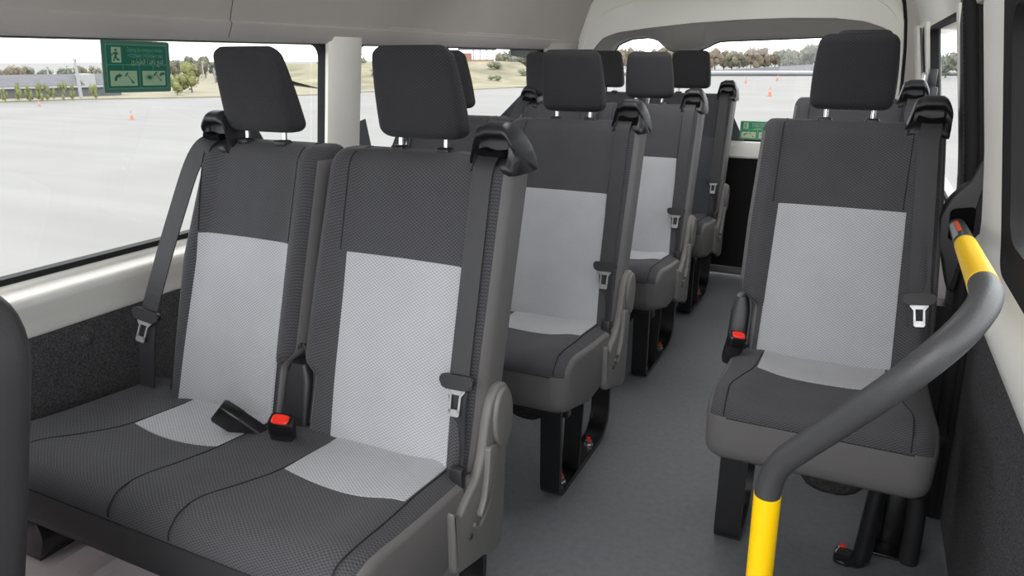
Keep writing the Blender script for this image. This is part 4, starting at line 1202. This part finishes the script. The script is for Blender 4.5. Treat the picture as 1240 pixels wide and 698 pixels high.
# hedge shrubs in front of it
shr = [(4, 107, .8), (21, 106, 1.0), (34, 107, .9), (46, 107, 1), (58, 107, .9), (66, 113, .7), (75, 107, 1.0), (88, 110, .9), (112, 113, .9)]
f_ = 871.7; yw = math.radians(-25.559); pt = math.radians(17.735)
FW = Vector((math.sin(yw) * math.cos(pt), math.cos(yw) * math.cos(pt), -math.sin(pt))); RT = Vector((math.cos(yw), -math.sin(yw), 0)); DN = FW.cross(RT)
CAM = Vector((0, 0, 1.21))
def bearing(u, v=110):
    """compass direction of a feature, used only to lay the far scenery out on the ground"""
    d_ = FW + RT * ((u - 620) / f_) + DN * ((v - 349) / f_); return Vector((d_.x, d_.y, 0)).normalized()
for k, (u, v, s) in enumerate(shr):
    p = bearing(u) * 40.0
    make_tree('hedge_shrub', 'rounded yellow green shrub in the row before the long shed', 'shrub', M['leaf_lime'], .92 * s, .24 * s, 70 + k, 'yellow green shrubs along the left edge of the lot', (p.x, p.y, GZ + .03), .9, .0, 7)
for k, (u, dist, h, lab) in enumerate(((232, 46, 1.75, 'bright yellow green tree beside the emergency window sign'), (214, 43, 1.0, 'low yellow green bush under the edge of the emergency sign'))):
    p = bearing(u) * dist
    make_tree('lime_tree', lab, 'tree', M['leaf_lime'], h, h * .62, 90 + k, None, (p.x, p.y, GZ + .05), .8, .05, 10)
# poles
for k, (u, dist, h, lab) in enumerate(((97, 41.5, 1.85, 'white leaning pole standing before the slate roofed shed'), (62, 60, 1.35, 'thin white mast rising behind the long shed'), (249, 70, 1.6, 'slim pale lamp pole among the trees right of the window sign'),
                                        (372, 60, 1.0, 'short white sign post near the left window pillar'), (436, 44, 1.6, 'pale lamp pole in the second window beside the pillar'))):
    p = bearing(u) * dist; t = thing('light_pole', lab, 'pole', (p.x, p.y, GZ))
    b = new(); tube(b, [(-.0, 0, 0), (-.0, 0, h)], [.08 if k == 0 else .05, .06 if k == 0 else .04], 8); link('pole', fix(b), M['white_paint'], t)
    b = new(); add_box(b, -.10, .10, -.05, .05, h - .04, h + .04, .015); link('lamp_head', b, M['white_paint'], t)
# low white fence along the far left lot
fn = thing('white_fence', 'low pale rail fence along the far side of the lot', 'fence', (-40, 45, GZ))
p0, p1 = bearing(262) * 62, bearing(392) * 68
b = new()
for z in (.55, .9):
    tube(b, [(p0.x + 40, p0.y - 45, z), (p1.x + 40, p1.y - 45, z)], .05, 6)
link('rail', fix(b), M['pole_grey'], fn)
b = new(); q0, q1 = p0 * 1.02, p1 * 1.02
rings = [[(q0.x + 40, q0.y - 45, .1), (q1.x + 40, q1.y - 45, .1)], [(q0.x + 40, q0.y - 45, 1.15), (q1.x + 40, q1.y - 45, 1.15)]]
loft(b, rings, cap=False, closed=False); link('mesh_panel', b, M['barrier'], fn, smooth=False)
for i in range(12):
    b = new(); q = p0.lerp(p1, i / 11); tube(b, [(q.x + 40, q.y - 45, 0), (q.x + 40, q.y - 45, 1.2)], .05, 6); link('post', fix(b), M['pole_grey'], fn)
# distant tree belts
n = 0
def belt(u0, u1, count, dist, hmin, hmax, kinds, where, gname):
    global n
    for i in range(count):
        u = lerp(u0, u1, (i + random.uniform(.2, .8)) / count); dd = dist * (1, 1.09, 1.19)[i % 3] * random.uniform(.99, 1.01); p = bearing(u) * dd
        k = random.choice(kinds); h = random.uniform(hmin, hmax)
        w = {'leaf_olive': 'olive', 'leaf_grey': 'grey green', 'leaf_brown': 'russet brown'}[k]
        make_tree('distant_tree', '%s tree in the far belt %s' % (w, where), 'tree', M[k], h, h * random.uniform(.42, .5), 200 + n, gname + ', ' + w, (p.x, p.y, GZ), .8, .10, 16); n += 1
belt(-10, 122, 13, 62, 1.15, 1.5, ['leaf_olive', 'leaf_brown', 'leaf_grey'], 'behind the slate roofed shed', 'far trees behind the shed')
belt(205, 300, 9, 72, 1.6, 2.3, ['leaf_grey', 'leaf_olive'], 'behind the lime tree and the nearest headrest', 'far trees right of the window sign')
belt(300, 396, 9, 86, .9, 1.5, ['leaf_olive', 'leaf_brown', 'leaf_grey'], 'beyond the pale fence near the left pillar', 'far trees beyond the pale fence')
belt(420, 450, 3, 70, 2.0, 2.5, ['leaf_grey'], 'on the hill beside the second pillar', 'trees on the hill beside the pillar')
belt(606, 660, 6, 74, 2.6, 3.0, ['leaf_grey', 'leaf_olive'], 'right of the orange lookout building', 'trees right of the lookout building')
belt(735, 880, 14, 100, 2.8, 3.7, ['leaf_brown', 'leaf_olive', 'leaf_brown'], 'behind the middle headrests in the rear window', 'tree belt left in the rear window')
belt(880, 1010, 13, 105, 3.0, 4.0, ['leaf_brown', 'leaf_olive', 'leaf_grey'], 'in the clear part of the rear window', 'tree belt right in the rear window')
belt(1120, 1260, 10, 80, 2.2, 3.0, ['leaf_grey', 'leaf_olive'], 'seen through the right side windows', 'trees seen through the right windows')
# sloping concrete barrier behind the lot
br = thing('concrete_barrier', 'long grey banked barrier wall across the lot in the rear window', 'barrier', (-12, 78, GZ))
def bp_(u, v, dist): 
    d_ = FW + RT * ((u - 620) / f_) + DN * ((v - 349) / f_); k = dist / math.hypot(d_.x, d_.y); return CAM + d_ * k - Vector((-12, 78, GZ))
b = new(); us = [735, 790, 860, 920, 985, 1060, 1150, 1240]
top_ = [bp_(u, v, dd) for u, v, dd in zip(us, (87, 86, 85, 82, 78, 75, 74, 74), (88, 88, 88, 90, 92, 96, 100, 104))]
bot_ = [Vector((q.x, q.y - 1.5, 0.02)) for q in top_]
rear_ = [Vector((q.x, q.y + 1.0, q.z)) for q in top_]
loft(b, [bot_, top_, rear_], cap=False, closed=False); fix(b); link('wall', b, M['barrier'], br, angle=.3)
b = new(); tube(b, [q + Vector((0, -1.7, -q.z + .35)) for q in top_], .22, 8); link('kerb', fix(b), M['white_paint'], br)
# traffic cones
for u, v, h, lab in ((160, 145, .30, 'orange and white traffic cone on the asphalt below the window sign'), (48, 129, .26, 'small traffic cone before the hedge at the far left'), (932, 117, .5, 'orange traffic cone nearest the tailgate, in the rear window'), (903, 101, .5, 'pale traffic cone further off, left in the rear window'), (941, 98, .55, 'farthest orange cone before the barrier in the rear window'), (753, 90, .7, 'orange cone left of the middle headrests in the rear window')):
    d_ = FW + RT * ((u - 620) / f_) + DN * ((v - 349) / f_); k = (GZ - 1.21) / d_.z; p = CAM + d_ * k
    t = thing('traffic_cone', lab, 'traffic cone', (p.x, p.y, GZ), 'traffic cones on the lot')
    b = new(); add_box(b, -.28 * h, .28 * h, -.28 * h, .28 * h, 0, .05 * h); link('cone_foot', b, M['cone_orange'], t, smooth=False)
    def con(z0, z1, r0, r1, mat, nm):
        b = new(); tube(b, [(0, 0, z0 * h), (0, 0, z1 * h)], [r0 * h, r1 * h], 16); link(nm, fix(b), mat, t)
    con(.05, .45, .20, .13, M['cone_orange'], 'cone_body'); con(.45, .68, .13, .09, M['white_paint'], 'white_band'); con(.68, 1, .09, .035, M['cone_orange'], 'cone_tip')

# ------------------------------------------------------------------ light, world, camera
w = bpy.data.worlds.new('sky'); SC.world = w; w.use_nodes = True
nt = w.node_tree; bg = nt.nodes['Background']
tc = nt.nodes.new('ShaderNodeTexCoord'); sp_ = nt.nodes.new('ShaderNodeSeparateXYZ'); nt.links.new(tc.outputs['Generated'], sp_.inputs[0])
rp = nt.nodes.new('ShaderNodeValToRGB'); rp.color_ramp.elements[0].position = .0; rp.color_ramp.elements[0].color = (.93, .96, 1, 1)
rp.color_ramp.elements[1].position = .6; rp.color_ramp.elements[1].color = (1, 1, 1, 1)
nt.links.new(sp_.outputs[2], rp.inputs[0]); nt.links.new(rp.outputs[0], bg.inputs[0])
bg.inputs[1].default_value = WORLD
def area(name, loc, rot, sx, sy, power, col=(1, 1, 1), spread=180):
    l = bpy.data.lights.new(name, 'AREA'); l.shape = 'RECTANGLE'; l.size = sx; l.size_y = sy; l.energy = power; l.color = col; l.spread = math.radians(spread)
    o = bpy.data.objects.new(name, l); COL.objects.link(o); o.location = loc; o.rotation_euler = rot; return o
area('cabin_fill', (-.45, -.35, 1.68), (math.radians(50), 0, math.radians(4)), 1.2, .6, 12, (1, .985, .96), 120)  # unseen fill light added behind the camera to brighten the front faces
area('middle_cabin_fill', (-.55, 1.9, 1.74), (math.radians(14), 0, 0), .5, .8, 9, (1, .985, .96))  # added ceiling fill, out of view, evens the light over the middle rows
area('rear_cabin_fill', (-.62, 2.9, 1.73), (math.radians(35), 0, 0), .6, 1.0, 11, (1, .985, .96))  # added fill, out of view, tilted back to lift the rear trim

cam = bpy.data.cameras.new('camera'); co = bpy.data.objects.new('camera', cam); COL.objects.link(co)
cam.sensor_width = 36; cam.lens = f_ / 1240 * 36; cam.clip_start = .02; cam.clip_end = 1000
Rm = Matrix((RT, -DN, -FW)).transposed()
co.matrix_world = Matrix.Translation(CAM) @ Rm.to_4x4()
SC.camera = co
SC.view_settings.view_transform = 'Standard'
SC.view_settings.look = 'None'
SC.view_settings.exposure = 0
